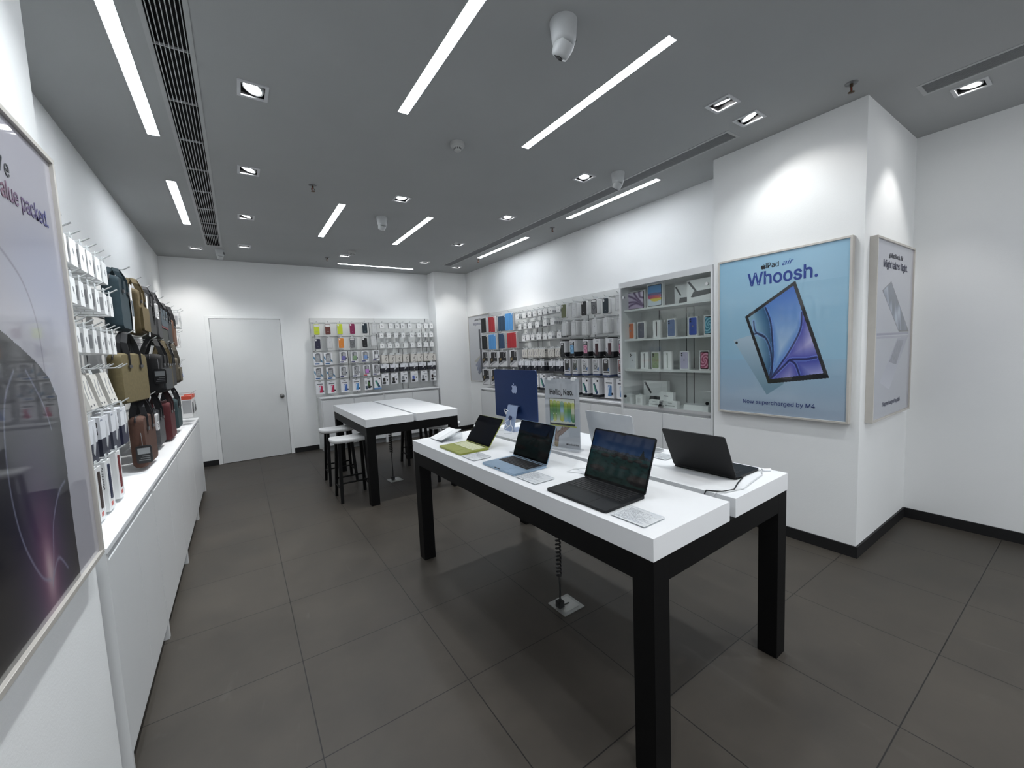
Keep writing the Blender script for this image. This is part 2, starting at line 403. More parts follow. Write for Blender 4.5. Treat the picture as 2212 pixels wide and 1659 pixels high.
for i, (x, y, aim) in enumerate(SPOTS):
    lab = 'square white recessed spotlight, ' + (POSN[i] if i < len(POSN) else 'unseen, added out of view to light the shop')
    t = empty('ceiling_spotlight', (x, y, ZC), 0, label=lab, cat='ceiling light', group='square recessed spotlights' + ('' if i < len(POSN) else ' added out of view'))
    f = MB(); a, b = .073, .077
    for q in ((-a, -b, a, -.060), (-a, .060, a, b), (-a, -.060, -.056, .060), (.056, -.060, a, .060)): f.box(q[0], q[1], -.006, q[2], q[3], .001, HOUS)
    f.build('frame', t)
    h = MB()
    for q in ((-.058, -.062, -.056, .062), (.056, -.062, .058, .062), (-.056, -.062, .056, -.060), (-.056, .060, .056, .062)): h.box(q[0], q[1], .002, q[2], q[3], .12, DARK)
    h.box(-.056, -.060, .118, .056, .060, .12, DARK); h.build('recess', t)
    d = (Vector(aim) - Vector((x, y, ZC))).normalized()
    ang = math.acos(max(-1, min(1, -d.z))); ang = min(ang, R({12: 21, 13: 21, 14: 9}.get(i, 38))); az = math.atan2(d.y, d.x)
    d = Vector((math.sin(ang) * math.cos(az), math.sin(ang) * math.sin(az), -math.cos(ang)))
    q = (-d).to_track_quat('Z', 'Y'); M = Matrix.Translation((0, 0, .012)) @ q.to_matrix().to_4x4()
    g = MB(); g.T = M
    g.lathe([(.051, -.004), (.053, .0), (.053, .02), (.040, .05), (.038, .05), (.044, .0), (.044, -.004), (.051, -.004)], HOUS, n=24, cap=False)
    g.build('lamp_ring', t)
    l = MB(); l.T = M; l.lathe([(.043, -.001), (.043, .004)], LAMP, n=24); l.build('lamp', t)
    ld = bpy.data.lights.new('downlight_beam', 'SPOT'); ld.energy = SPOT_POWER * {0: 2.0, 1: 2.0, 2: 1.8, 12: .27, 13: .20, 14: .36, 10: .6, 3: .55, 5: .5, 6: .5, 11: .4, 7: .7}.get(i, 1.0); ld.spot_size = R({12: 104, 13: 100, 14: 78}.get(i, 84)); ld.spot_blend = .5 if i in (12, 13, 14) else .85; ld.shadow_soft_size = .035
    ld.color = (1, .985, .96) if i % 3 else (.93, .98, 1)
    lo = bpy.data.objects.new('downlight_beam', ld); COL.objects.link(lo); lo.parent = t
    lo.location = Vector((0, 0, .012)) + d * .012; lo.rotation_euler = (-d).to_track_quat('Z', 'Y').to_euler()
SLAB = ['long lit strip nearest the left wall, running to the top edge', 'short lit strip farther along beside the wide grille', 'widest lit strip, cut by the top edge of the view', 'long slanting lit strip beside the big domed camera',
        'lit strip left of the small domed camera, mid ceiling', 'lit strip right of the small domed camera, mid ceiling', 'lit strip along the right slot grille, near half', 'lit strip along the right slot grille, far half']
def strip(x0, y0, x1, y1, lab, grp=None, tube=None):
    t = empty('linear_ceiling_light', ((x0 + x1) / 2, (y0 + y1) / 2, ZC), 0, label=lab, cat='ceiling light', group=grp)
    a, b = (x1 - x0) / 2, (y1 - y0) / 2; e = .003
    f = MB()
    for q in ((-a - e, -b - e, a + e, -b), (-a - e, b, a + e, b + e), (-a - e, -b, -a, b), (a, -b, a + e, b)): f.box(q[0], q[1], -.002, q[2], q[3], .02, HOUS)
    f.box(-a, -b, .018, a, b, .02, HOUS)
    f.build('frame', t)
    MB().box(-a, -b, .0, a, b, .004, tube or STRIPM).build('diffuser', t)
for i, (x, a, b) in enumerate(STRIPS):
    strip(x - SW, a, x + SW, b, ('recessed linear ceiling light, ' + SLAB[i]) if i < len(SLAB) else 'recessed linear ceiling light, unseen, added behind the camera to light the shop', 'linear ceiling lights' if i < len(SLAB) else 'linear lights added behind the camera')
strip(1.43, 6.90, 2.655, 6.96, 'recessed linear ceiling light running parallel to the back wall', 'linear ceiling lights', STRIPB)
GL = ['wide black slatted air grille in the ceiling along the left wall', 'long narrow slot air grille in the ceiling along the right wall', 'narrow slot air grille in the ceiling at the upper right edge']
BAR = [C('b9bbbc', .5), C('8e9092', .5), C('8e9092', .5)]
for (x0, y0, x1, y1, n), lab, bm in zip(VENTS, GL, BAR):
    t = empty('air_grille', ((x0 + x1) / 2, (y0 + y1) / 2, ZC), 0, label=lab, cat='air vent')
    a, b = (x1 - x0) / 2, (y1 - y0) / 2; e = .02
    f = MB()
    for q in ((-a - e, -b - e, a + e, -b), (-a - e, b, a + e, b + e), (-a - e, -b, -a, b), (a, -b, a + e, b)): f.box(q[0], q[1], -.003, q[2], q[3], .004, C('a9abab', .6))
    f.build('frame', t)
    k = MB(); k.box(-a, -b, .1, a, b, .11, DARK)
    for q in ((-a, -b, -a + .002, b), (a - .002, -b, a, b), (-a, -b, a, -b + .002), (-a, b - .002, a, b)): k.box(q[0], q[1], .004, q[2], q[3], .1, DARK)
    k.build('duct', t)
    w = .0035
    for i in range(n):
        X = -a + (i + .5) * 2 * a / n
        MB().box(X - w / 2, -b, -.001, X + w / 2, b, .014, bm).build('slat', t)
    m = int((y1 - y0) / .46)
    for i in range(1, m): 
        Y = -b + i * 2 * b / m
        MB().box(-a, Y - .0025, .001, a, Y + .0025, .012, bm).build('cross_bar', t)
CAMW = C('b9bcbd', .4)
def dome(x, y, s, yaw, lab):
    t = empty('security_camera', (x, y, ZC), yaw, label=lab, cat='security camera', group='domed security cameras')
    MB().lathe([(.056 * s, 0), (.056 * s, -.006), (.049 * s, -.07 * s), (.044 * s, -.085 * s), (.03 * s, -.088 * s)], CAMW).build('housing', t)
    e = MB(); e.T = Matrix.Translation((0, 0, -.086 * s)) @ Matrix.Rotation(R(35), 4, 'X')
    e.lathe([(.041 * s, .01), (.041 * s, -.01), (.037 * s, -.03 * s), (.033 * s, -.044 * s), (.01 * s, -.046 * s), (.001, -.046 * s)], CAMW)
    eo = e.build('camera_eye', t)
    e = MB(); e.T = Matrix.Translation((0, 0, -.086 * s)) @ Matrix.Rotation(R(35), 4, 'X')
    e.box(-.016 * s, -.018 * s, -.049 * s, .006 * s, .012 * s, -.046 * s, DARK); e.box(.012 * s, -.004 * s, -.049 * s, .022 * s, .010 * s, -.046 * s, DARK)
    e.build('lens', eo)
    l = MB(); l.T = Matrix.Rotation(R(62), 4, 'Z'); l.box(-.012, -.0535 * s, -.065 * s, .012, -.050 * s, -.03 * s, C('3a3c3e')); l.build('sticker', t)
dome(1.351, 1.475, 1.12, R(20), 'large white domed security camera near the top edge of the ceiling')
dome(2.835, 2.467, 1.0, R(10), 'white domed security camera beside the right slot grille')
dome(1.40, 4.466, 1.0, R(10), 'white domed security camera between the two mid-ceiling lit strips')
dome(-.083, 6.66, .9, R(10), 'white domed security camera at the far end of the wide grille')
def smoke(x, y, lab):
    t = empty('smoke_detector', (x, y, ZC), 0, label=lab, cat='smoke detector', group='round smoke detectors')
    MB().lathe([(.05, 0), (.05, -.02), (.046, -.028), (.02, -.028)], C('a9aaa8', .5)).build('base', t)
    h = MB(); h.lathe([(.036, -.027), (.038, -.035), (.028, -.036), (.026, -.05), (.018, -.056), (.001, -.057)], C('a9aaa8', .5))
    for i in range(12):
        a = i * PI / 6; h.box(.0265 * math.cos(a) - .002, .0265 * math.sin(a) - .002, -.048, .0265 * math.cos(a) + .002, .0265 * math.sin(a) + .002, -.036, DARK)
    h.build('sensor_head', t)
smoke(1.411, 2.675, 'round grey smoke detector left of the slanting lit strip')
smoke(1.45, 6.06, 'round grey smoke detector near the back, beside a spotlight')
def sprinkler(x, y, lab):
    t = empty('fire_sprinkler', (x, y, ZC), 0, label=lab, cat='sprinkler', group='ceiling fire sprinklers')
    MB().lathe([(.032, 0), (.030, -.004), (.012, -.006)], C('77797a', .4, .6)).build('escutcheon', t)
    h = MB(); br = C('5a4a3c', .4, .8)
    h.cyl((0, 0, -.004), (0, 0, -.022), .009, .008, br, 10)
    for s_ in (-1, 1): h.tube([(s_ * .006, 0, -.02), (s_ * .013, 0, -.032), (s_ * .008, 0, -.046), (0, 0, -.05)], .0022, br)
    h.cyl((0, 0, -.02), (0, 0, -.048), .003, .002, C('8a2018', .2), 8); h.build('sprinkler_head', t)
    MB().lathe([(.016, -.050), (.017, -.052), (.004, -.053)], br, n=14).build('deflector', t)
sprinkler(.65, 3.905, 'small dark fire sprinkler left of the middle lit strips')
sprinkler(3.333, 3.948, 'small dark fire sprinkler between the two right lit strips')
sprinkler(3.326, 5.80, 'small fire sprinkler at the far end of the right lit strip')
sprinkler(1.212, 6.574, 'small fire sprinkler near the back wall strip light')
sprinkler(3.114, .944, 'fire sprinkler with round plate above the near pillar corner')

# ================================================================== tables and stools
TOPW = C('e6e8ea', .42, grain=.012, scale=3)
LEGB = C('060607', .55, grain=.15, scale=30, spec=.18)
T1 = R(1.45); A0 = (1.055, .803)
def tw(x, y, z=.877):
    return (A0[0] + math.cos(T1) * x - math.sin(T1) * y, A0[1] + math.sin(T1) * x + math.cos(T1) * y, z)
def table(loc, rz, wx, L, gap0, gap1, lab):
    t = empty('display_table', loc, rz, label=lab, cat='table', group='high white topped display tables')
    MB().box(0, 0, .798, gap0, L, .877, TOPW).build('tabletop', t, bevel=.0012)
    MB().box(gap1, 0, .798, wx, L, .877, TOPW).build('tabletop', t, bevel=.0012)
    g = .088; h0 = .708
    fr = MB(); e = .003
    fr.box(g, e, h0, wx - g, .04, .798, LEGB); fr.box(g, L - .04, h0, wx - g, L - e, .798, LEGB)
    fr.box(e, g, h0, .04, L - g, .798, LEGB); fr.box(wx - .04, g, h0, wx - e, L - g, .798, LEGB)
    fr.build('frame', t)
    MB().box(gap0 - .03, .06, .786, gap1 + .03, L - .06, .7975, C('9a9c9e', .5)).build('cable_channel', t)
    for X in (e, wx - g):
        for Y in (e, L - g): MB().box(X, Y, 0, X + g - e, Y + g - e, .798, LEGB).build('leg', t, bevel=.0012)
    return t
table((A0[0], A0[1], 0), T1, 1.015, 2.03, .484, .530, 'large high white table with black legs carrying the laptops, nearest the camera')
table((.986, 4.086, 0), 0, 1.0, 1.615, .488, .519, 'empty high white table with stools around it in the back half of the shop')

def stool(x, y, rz, lab):
    t = empty('bar_stool', (x, y, 0), rz, label=lab, cat='stool', group='black legged stools with white seats')
    n = 40; top = []; vs = []; fs = []
    def ring(sx, sy, z, dish):
        out = []
        for i in range(n):
            a = 2 * PI * i / n; ca, sa = math.cos(a), math.sin(a); e = .55
            X = sx * (abs(ca) ** e) * (1 if ca >= 0 else -1); Y = sy * (abs(sa) ** e) * (1 if sa >= 0 else -1)
            out.append((X, Y, z + dish * (X / .2) ** 2))
        return out
    rs = [ring(.175, .10, .612, .0), ring(.2, .125, .618, .004), ring(.205, .13, .63, .008), ring(.205, .13, .648, .008), ring(.2, .125, .654, .008), ring(.1, .06, .648, .008)]
    m = MB(); vs = [p for r_ in rs for p in r_]
    m.add(vs, [(i * n + k, i * n + (k + 1) % n, (i + 1) * n + (k + 1) % n, (i + 1) * n + k) for i in range(len(rs) - 1) for k in range(n)], C('d9dbdc', .45), True)
    m.add(vs, [tuple(range(n - 1, -1, -1)), tuple(range(len(vs) - n, len(vs)))], C('d9dbdc', .45))
    m.build('seat', t)
    for sx in (-1, 1):
        for sy in (-1, 1):
            l = MB(); a = (sx * .125, sy * .072); b = (sx * .150, sy * .150); w = .017
            l.add([(a[0] + p * w, a[1] + q * w, .614) for p, q in ((-1, -1), (1, -1), (1, 1), (-1, 1))] + [(b[0] + p * .014, b[1] + q * .014, 0) for p, q in ((-1, -1), (1, -1), (1, 1), (-1, 1))],
                  [(0, 1, 2, 3), (7, 6, 5, 4), (0, 4, 5, 1), (1, 5, 6, 2), (2, 6, 7, 3), (3, 7, 4, 0)], LEGB)
            l.build('leg', t)
    def at(sx, sy, z): f = 1 - z / .614; return (sx * (.125 + .025 * f), sy * (.072 + .078 * f), z)
    for sy in (-1, 1): MB().tube([at(-1, sy, .20), at(1, sy, .20)], .010, LEGB, 6).build('stretcher', t)
    for sx in (-1, 1): MB().tube([at(sx, -1, .14), at(sx, 1, .14)], .010, LEGB, 6).build('stretcher', t)
    return t
stool(.92, 4.525, 0, 'white seated stool left of the back table, nearer the camera')
stool(.93, 5.225, 0, 'white seated stool left of the back table, nearer the door wall')
stool(1.985, 4.51, 0, 'white seated stool right of the back table, nearer the camera')
stool(1.95, 5.42, 0, 'white seated stool right of the back table, farther one mostly hidden')

def coil(x, y, ztop, zc, r, turns, lab, plate, rot=0):
    t = empty('coiled_power_cord', (x, y, 0), 0, label=lab, cat='cord', group='coiled cords between tables and floor')
    pts = [(0, 0, .035), (0.004, 0, .10), (0, 0, zc)]
    N = turns * 12
    for i in range(N + 1):
        a = i / 12 * 2 * PI; z = zc + (ztop - zc) * i / N
        pts.append((r * math.cos(a), r * math.sin(a), z))
    MB().tube(pts, .0052, BLACK, 5).build('coil', t)
    MB().box(-.018, -.018, .009, .018, .018, .045, BLACK).build('plug', t)
    p = empty('floor_socket_plate', (plate[0], plate[1], 0), rot, label='metal floor socket plate under the ' + ('near laptop table' if y < 3 else 'back table'), cat='floor socket', group='floor socket plates')
    MB().box(-.075, -.075, 0, .075, .075, .006, C('a8a9a6', .35, .7)).build('frame', p, bevel=.001)
    m = MB(); m.rr(-.055, -.055, .055, .055, .012, .006, .0085, 'z', C('b4b5b2', .3, .7)); m.build('lid', p)
    MB().box(-.02, -.004, .0085, .02, .004, .0105, C('3a3a38', .4)).build('latch', p)
coil(1.428, 1.735, .785, .19, .013, 26, 'black coiled cord hanging under the near laptop table', (1.472, 1.733))
coil(1.43, 4.80, .785, .34, .017, 20, 'black coiled cord hanging under the back table', (1.448, 4.79), R(4))

# ================================================================== devices on the near table
def lake(u, v, dim=1.0):
    hz = .60 + .03 * math.sin(u * 5) 
    ridge = .60 + .03 * (1 - u) + .025 * vnoise(u * 14, 3) + .012 * vnoise(u * 45, 8)
    if v > ridge: c = mixc(hx('2c5f9a'), hx('0b2f66'), (v - .6) / .4)
    elif v > .575: c = mixc(hx('6a7686'), hx('1e2c3c'), vnoise(u * 60, v * 60))
    else:
        c = mixc(hx('123c38'), hx('1c5a5e'), v / .55); c = mixc(c, hx('2c3f36'), vnoise(u * 7, v * 18) * .7)
        if vnoise(u * 22 + 9, v * 30) > .72: c = mixc(c, hx('0c1f1c'), .6)
    rocks = [(.28, .50, .075, .045), (.42, .52, .05, .03), (.60, .535, .07, .05), (.70, .49, .05, .03), (.82, .52, .07, .035), (.93, .47, .06, .03), (.52, .56, .09, .035), (.18, .20, .14, .06), (.62, .33, .07, .03), (.9, .14, .2, .10), (.45, .36, .05, .02)]
    for a, b, p, q in rocks:
        e = ((u - a) / p) ** 2 + ((v - b) / q) ** 2
        if e < 1: c = mixc(hx('6f665e'), hx('1c1a19'), .35 + .9 * max(0, (b - v) / q) + .3 * vnoise(u * 50, v * 50) + .2 * e)
    if abs(u - .87) < .035 * max(0, (.76 - v) / .14) and .57 < v < .76: c = hx('07130f')
    return tuple(q * .62 * dim for q in c)
def laptop(loc, rz, w, d, ll, tilt, body, keys, screen, lab, wallpaper, notch=True, keysdark=True, cams=True):
    """front edge centre at the origin, user on -y, hinge at +y"""
    t = empty('laptop', loc, rz, label=lab, cat='laptop', group='open laptops on the near table')
    th = .0115
    b = MB(); b.rr(-w / 2, 0, w / 2, d, .011, .0012, th, 'z', body, 5); b.build('base', t, bevel=.001)
    ft = MB()
    for X in (-w / 2 + .02, w / 2 - .02):
        for Y in (.02, d - .02): ft.cyl((X, Y, 0), (X, Y, .0014), .006, .006, DARK, 10)
    ft.build('rubber_foot', t)
    kw = w * .865; ky0 = d * .45; ky1 = d * .93
    kb = MB(); kb.rr(-kw / 2, ky0, kw / 2, ky1, .004, th, th + .0004, 'z', BLACK if keysdark else body, 3)
    rows = 6; px = kw / 14.5
    for r_ in range(rows):
        y1 = ky1 - .003 - r_ * (ky1 - ky0 - .006) / rows; y0 = y1 - (ky1 - ky0 - .006) / rows * .82
        x = -kw / 2 + .003
        if r_ == 5: spans = [1, 1, 1, 1.25, 5.2, 1.25, 1, 1, 1, .8]
        elif r_ == 4: spans = [2.3] + [1] * 10 + [2.2]
        elif r_ == 3: spans = [1.8] + [1] * 11 + [1.7]
        elif r_ == 2: spans = [1.5] + [1] * 13
        elif r_ == 1: spans = [1] * 13 + [1.5]
        else: spans = [1.04] * 14
        sc = (kw - .006) / sum(spans)
        for s_ in spans:
            kb.box(x + .0008, y0, th + .0003, x + s_ * sc - .0008, y1, th + .0017, keys); x += s_ * sc
    kb.build('keyboard', t)
    tp = MB(); tp.rr(-w * .20, .008, w * .20, ky0 - .006, .004, th, th + .0005, 'z', body, 3); tp.build('trackpad', t)
    lt = .0048
    lid = MB(); lid.T = Matrix.Translation((0, d - .004, th + .001)) @ Matrix.Rotation(-tilt, 4, 'X')
    lid.rr(-w / 2, .0, w / 2, ll, .010, 0, lt, 'y', body, 5)
    lo = lid.build('lid', t, bevel=.0008)
    bz = MB(); bz.T = lid.T
    bz.rr(-w / 2 + .0018, .0055, w / 2 - .0018, ll - .0018, .009, -.0006, .0, 'y', C('040405', .07, grain=0, spec=.22), 5)
    bo = bz.build('bezel', lo)
    sw = w - .013; sh = ll - .022
    so = painted('screen', sw, sh, 110, 72, wallpaper, SCREEN, lo, (0, 0, 0))
    so.matrix_local = lid.T @ Matrix.Translation((0, -.0009, .015))
    if notch:
        nb = MB(); nb.T = lid.T; nb.box(-.014, -.0014, ll - .0125, .014, -.0010, ll - .0065, C('040405', .07, grain=0, spec=.22)); nb.build('camera_notch', lo)
    hg = MB(); hg.cyl((-w / 2 + .03, d - .003, th - .002), (w / 2 - .03, d - .003, th - .002), .0045, .0045, DARK, 12); hg.build('hinge', t)
    if cams:
        fe = MB(); fe.rr(-.025, -.0004, .025, .004, .002, th - .002, th + .0002, 'z', DARK, 2); fe.build('finger_notch', t)
    return t
r0 = T1 - R(90)
MID = C('0b0e12', .45, .1, spec=.3); SKY = C('8fa6bb', .35, .6); CIT = C('8d9440', .4, .3); SLV = C('b8bbbe', .35, .7); SPB = C('0d0e10', .45, .1, spec=.3)
KB = C('101114', .5); KW = C('cdd0b0', .5)
neo = laptop(tw(.045, 1.531), r0, .298, .2064, .205, R(36), CIT, KW, None, 'yellow green laptop with cream keys at the far end of the near table',
       lambda u, v: mixc(hx('030407'), hx('0c1626'), .5 * vnoise(u * 3, v * 3)), notch=False, keysdark=False, cams=False)
st_ = MB(); st_.T = Matrix.Translation((0, .2064 - .004, .0125)) @ Matrix.Rotation(-R(36), 4, 'X')
st_.cyl((-.139, -.0016, .118), (-.139, -.0008, .118), .008, .008, C('f0f1f2', .4), 20); st_.build('round_sticker', [c for c in neo.children if c.name.startswith('lid')][0])
laptop(tw(.046, .982), r0, .304, .215, .2135, R(20.5), SKY, KB, None, 'pale blue laptop with black keys between the yellow green and the largest dark laptop',
       lambda u, v: tuple(q * .6 for q in lake(u, v * .9, .8)))
laptop(tw(.036, .402), r0, .3404, .2376, .2365, R(21), MID, KB, None, 'largest dark laptop showing a bright lake and rocks, nearest the camera', lake)
laptop(tw(.968, .257), T1 + R(90), .308, .2212, .2235, R(27), SPB, KB, None, 'black laptop seen from behind on the right half of the near table', lake)
laptop(tw(.968, .785), T1 + R(90), .3404, .2376, .2365, R(13), SLV, KB, None, 'silver laptop seen from behind the framed table sign', lake)

# desktop computer seen from behind
NAVY = C('15305f', .35, .45); PALEB = C('9fb0cf', .35, .5)
t = empty('desktop_computer', tw(.752, 1.777), T1 + R(90), label='blue all-in-one desktop computer seen from behind, on a pale stand', cat='desktop computer')
# local: screen faces -y (towards +x of the shop), back faces +y
p = MB(); p.rr(-.2735, .087, .2735, .469, .014, -.004, .0075, 'y', NAVY, 6); sc_ = p.build('display_panel', t, bevel=.001)
p = MB(); p.rr(-.270, .152, .270, .466, .010, -.0052, -.004, 'y', C('e9eaec', .2), 5); p.build('bezel', sc_)
painted('screen', .52, .292, 30, 20, lambda u, v: mixc(hx('1c3a78'), hx('7a9fd8'), u * .6 + v * .4), SCREEN, sc_, (0, -.0056, .163))
p = MB(); add_apple(p, 0, .328, .080, .0075, .0082, 'y', C('aab9da', .3, .6)); p.build('emblem', sc_)
s_ = MB()
s_.add([(x, y, z) for x in (-.064, .064) for y, z in ((.074, .0), (.078, .0), (.028, .195), (.022, .195))], [(0, 1, 2, 3), (7, 6, 5, 4), (0, 4, 5, 1), (1, 5, 6, 2), (2, 6, 7, 3), (3, 7, 4, 0)], PALEB)
s_.box(-.064, .0075, .189, .064, .028, .195, PALEB)
s_.rr(-.064, -.062, .064, .078, .008, 0, .0045, 'z', PALEB, 4)
so_ = s_.build('stand', t, bevel=.0008)
h = MB(); h.T = Matrix.Translation((0, .0555, .10)) @ Matrix.Rotation(R(90 + 14), 4, 'X'); h.cyl((0, 0, -.006), (0, 0, .004), .017, .017, C('1d2a50', .5), 20); h.build('cable_hole', so_)
c = MB(); WC = C('e4e6e8', .4)
c.tube([(.105, .0075, .125), (.105, .03, .127), (.085, .055, .16), (.05, .062, .165), (.03, .05, .15)], .0025, WC)
c.cyl((.105, .0075, .125), (.105, .022, .125), .013, .013, WC, 16)
c.tube([(.0, .052, .10), (.03, .085, .07), (-.02, .11, .05), (-.06, .10, .058), (.0, .12, .015), (.06, .13, .004), (.12, .12, .0035)], .0025, WC)
c.tube([(.0, .054, .09), (-.05, .09, .06), (-.09, .10, .04), (-.10, .12, .003), (-.06, .16, .0032)], .0022, WC)
c.build('power_cable', t)

# table sign in a clear acrylic holder
def signart(u, v):
    c = hx('c9cbce')
    if v < .10: c = mixc(c, hx('dcdee0'), .5)
    x = u; 
    # bracelet hand holding the machine up: wrist, palm and fingers
    sk = None
    def seg(x0, y0, x1, y1, r0_, r1_):
        dx, dy = x1 - x0, y1 - y0; tt = max(0, min(1, ((u - x0) * dx + (v * 1.77 - y0) * dy) / (dx * dx + dy * dy)))
        r_ = r0_ + (r1_ - r0_) * tt; dd = math.hypot(u - x0 - dx * tt, v * 1.77 - y0 - dy * tt)
        return dd / r_ if dd < r_ else None
    for a in ((.30, .06, .33, .30, .060, .060), (.33, .30, .28, .56, .042, .020), (.36, .32, .42, .40, .06, .045), (.44, .40, .52, .58, .030, .018), (.46, .38, .60, .58, .030, .018), (.46, .36, .67, .575, .030, .018), (.44, .34, .72, .56, .032, .016)):
        q = seg(*a)
        if q is not None: sk = q if sk is None else min(sk, q)
    if sk is not None: c = mixc(hx('a08474'), hx('5f463a'), sk * sk)
    if sk is not None and v < .085 and int(v * 150) % 2: c = hx('c9b27a')
    return c
t = empty('acrylic_table_sign', tw(.588, 1.063), 0, label='upright acrylic sign reading Hello, Neo. between the two table halves', cat='sign')
dx, dy = (tw(.618, .943)[0] - tw(.559, 1.182)[0], tw(.618, .943)[1] - tw(.559, 1.182)[1])
t.rotation_euler = (0, 0, math.atan2(dy, dx))
MB().box(-.123, 0, .012, .123, .0012, .435, C('c9cbce', .5)).build('paper', t)
MB().box(-.125, -.004, .010, .125, -.001, .437, ACRYL).build('acrylic_front', t)
a = MB(); a.box(-.125, .0015, .010, .125, .0045, .437, ACRYL); a.box(-.125, -.035, 0, .125, .035, .010, ACRYL); a.build('acrylic_base', t)
for X in (-.085, .085): MB().rr(X - .013, .425, X + .013, .444, .004, -.0048, .0052, 'y', C('d8dadb', .2), 3).build('clip', t)
painted('printed_picture', .246, .423, 120, 200, signart, INK, t, (0, -.0003, .012))
def neoart(u, v):
    if u < .02 or u > .98 or v > .975 or v < .07: return hx('17191b')
    i = int(u * 7); f = (u * 7) % 1
    pal = [['e2c92c', '4f8f3a', '86b3c9'], ['c8cf2e', '3f8038', 'd9dd7a'], ['d8c92e', '57934a', 'dfe3d0'], ['3f7f3a', 'a6c6dc', 'c9c82e'], ['e6cc30', '7fae5a', '9fc0d8'], ['e9c92c', '4f8c3c', '8fb6cc'], ['b9c834', 'e0dfb0', '4a8a50']]
    a, b, c_ = [hx(q) for q in pal[i]]
    col = mixc(a, b, (1 - v) * 2.2) if v > .5 else mixc(b, c_, (.55 - v) * 2.6)
    e = abs(f - .5) * 2; top = .93 - .012 * i; bot = .14
    r_ = .07
    if v > top - r_ and math.hypot(e, (v - top + r_) / r_) > 1: return hx('e2e4cf')
    if v < bot + r_ and math.hypot(e, (bot + r_ - v) / r_) > 1: return hx('e2e4cf')
    if i in (1,) and .40 < v < .48 and math.hypot(e, (v - .48) / .08) > 1: return hx('e2e4cf')
    if i == 6 and .45 < v < .62: return hx('e0dfc0')
    if e > .93: col = tuple(q * .75 for q in col)
    return col
painted('printed_laptop_screen', .184, .166, 112, 100, neoart, INK, t, (.0, -.0005, .149))
MB().box(-.103, -.0009, .142, .103, -.0004, .149, C('b9bd4e', .4)).build('printed_laptop_edge', t)
text('Hello, Neo.', .047, C('0c0c0d', .5, grain=0), t, (-.002, -.0006, .337), weight=.022, width=.172)
text('MacBook Neo', .0145, C('1c1c1e', .5, grain=0), t, (.112, -.0006, .030), align='RIGHT', weight=.01, width=.075)
p = MB(); add_apple(p, .030, .0355, .013, -.0009, -.0004, 'y', C('1c1c1e')); p.build('emblem', t)

# price cards in thick acrylic blocks
def cardart(seed):
    def fn(u, v):
        c = hx('eef0f1')
        if v > .93 or v < .06 or u < .04 or u > .96: return c
        row = int(v * 24); f = (v * 24) % 1
        if f < .45: return c
        L = .35 + .6 * hsh(row, seed)
        if row in (6, 7, 17, 12): return mixc(c, hx('8a8f98'), .7 if u < L + .2 else 0)
        if row in (3,): return hx('b4bcc6') if u < .9 else c
        if u < L and hsh(int(u * 60), row + seed) > .25: return hx('7c8088')
        return c
    return fn
def card(x, y, w, h, lab, seed, rz=0, name='price_card', loc=None):
    t = empty(name, loc or tw(x, y), r0 + rz, label=lab, cat='price card', group='acrylic price cards on the near table')
    MB().rr(-w / 2, 0, w / 2, h, .003, 0, .0075, 'z', ACRYL, 3).build('acrylic_block', t)
    MB().box(-w / 2 + .003, .003, .0030, w / 2 - .003, h - .003, .0045, C('eef0f1', .5)).build('paper', t)
    painted('printed_sheet', w - .006, h - .006, 48, 60, cardart(seed), INK, t, (0, .003, .0047), (R(-90), 0, 0))
    return t
card(.040, .140, .152, .120, 'acrylic price card in front corner beside the largest dark laptop', 1)
card(.043, .738, .155, .122, 'acrylic price card between the pale blue and largest dark laptops', 5)
card(.038, 1.286, .150, .120, 'acrylic price card between the yellow green and pale blue laptops', 9)
card(.90, .555, .12, .10, 'small acrylic price card behind the largest dark laptop, beside the silver one', 12, R(180))
card(.885, 1.36, .12, .10, 'small acrylic price card right of the blue desktop computer', 14, R(180))
for o in list(bpy.data.objects):
    if o.get('category') == 'price card': pass
t = empty('brochure_holder', tw(.118, 1.888), r0, label='tilted acrylic holder with folded white brochure at the far table corner', cat='brochure holder')
m = MB()
m.add([(-.105, 0, 0), (.105, 0, 0), (.105, .16, .055), (-.105, .16, .055), (-.105, 0, .003), (.105, 0, .003), (.105, .16, .058), (-.105, .16, .058)],
      [(0, 3, 2, 1), (4, 5, 6, 7), (0, 1, 5, 4), (1, 2, 6, 5), (2, 3, 7, 6), (3, 0, 4, 7)], ACRYL)
m.box(-.105, .157, 0, .105, .160, .055, ACRYL); m.build('acrylic_wedge', t)
b = MB(); ang = math.atan2(.055, .16)
b.T = Matrix.Translation((0, .002, .0045)) @ Matrix.Rotation(ang, 4, 'X'); b.box(-.10, 0, 0, .005, .165, .0035, C('eceef0', .5))
b.T = Matrix.Translation((.008, .002, .0045)) @ Matrix.Rotation(ang, 4, 'X') @ Matrix.Rotation(R(-8), 4, 'Y'); b.box(0, 0, 0, .095, .165, .0035, C('e6e8ea', .5))
bo = b.build('brochure', t)
p_ = painted('printed_page', .098, .155, 36, 60, cardart(21), INK, t, (-.048, .006, .0086), (ang - R(90), 0, 0)); p_.rotation_euler = (ang - R(90), 0, 0)

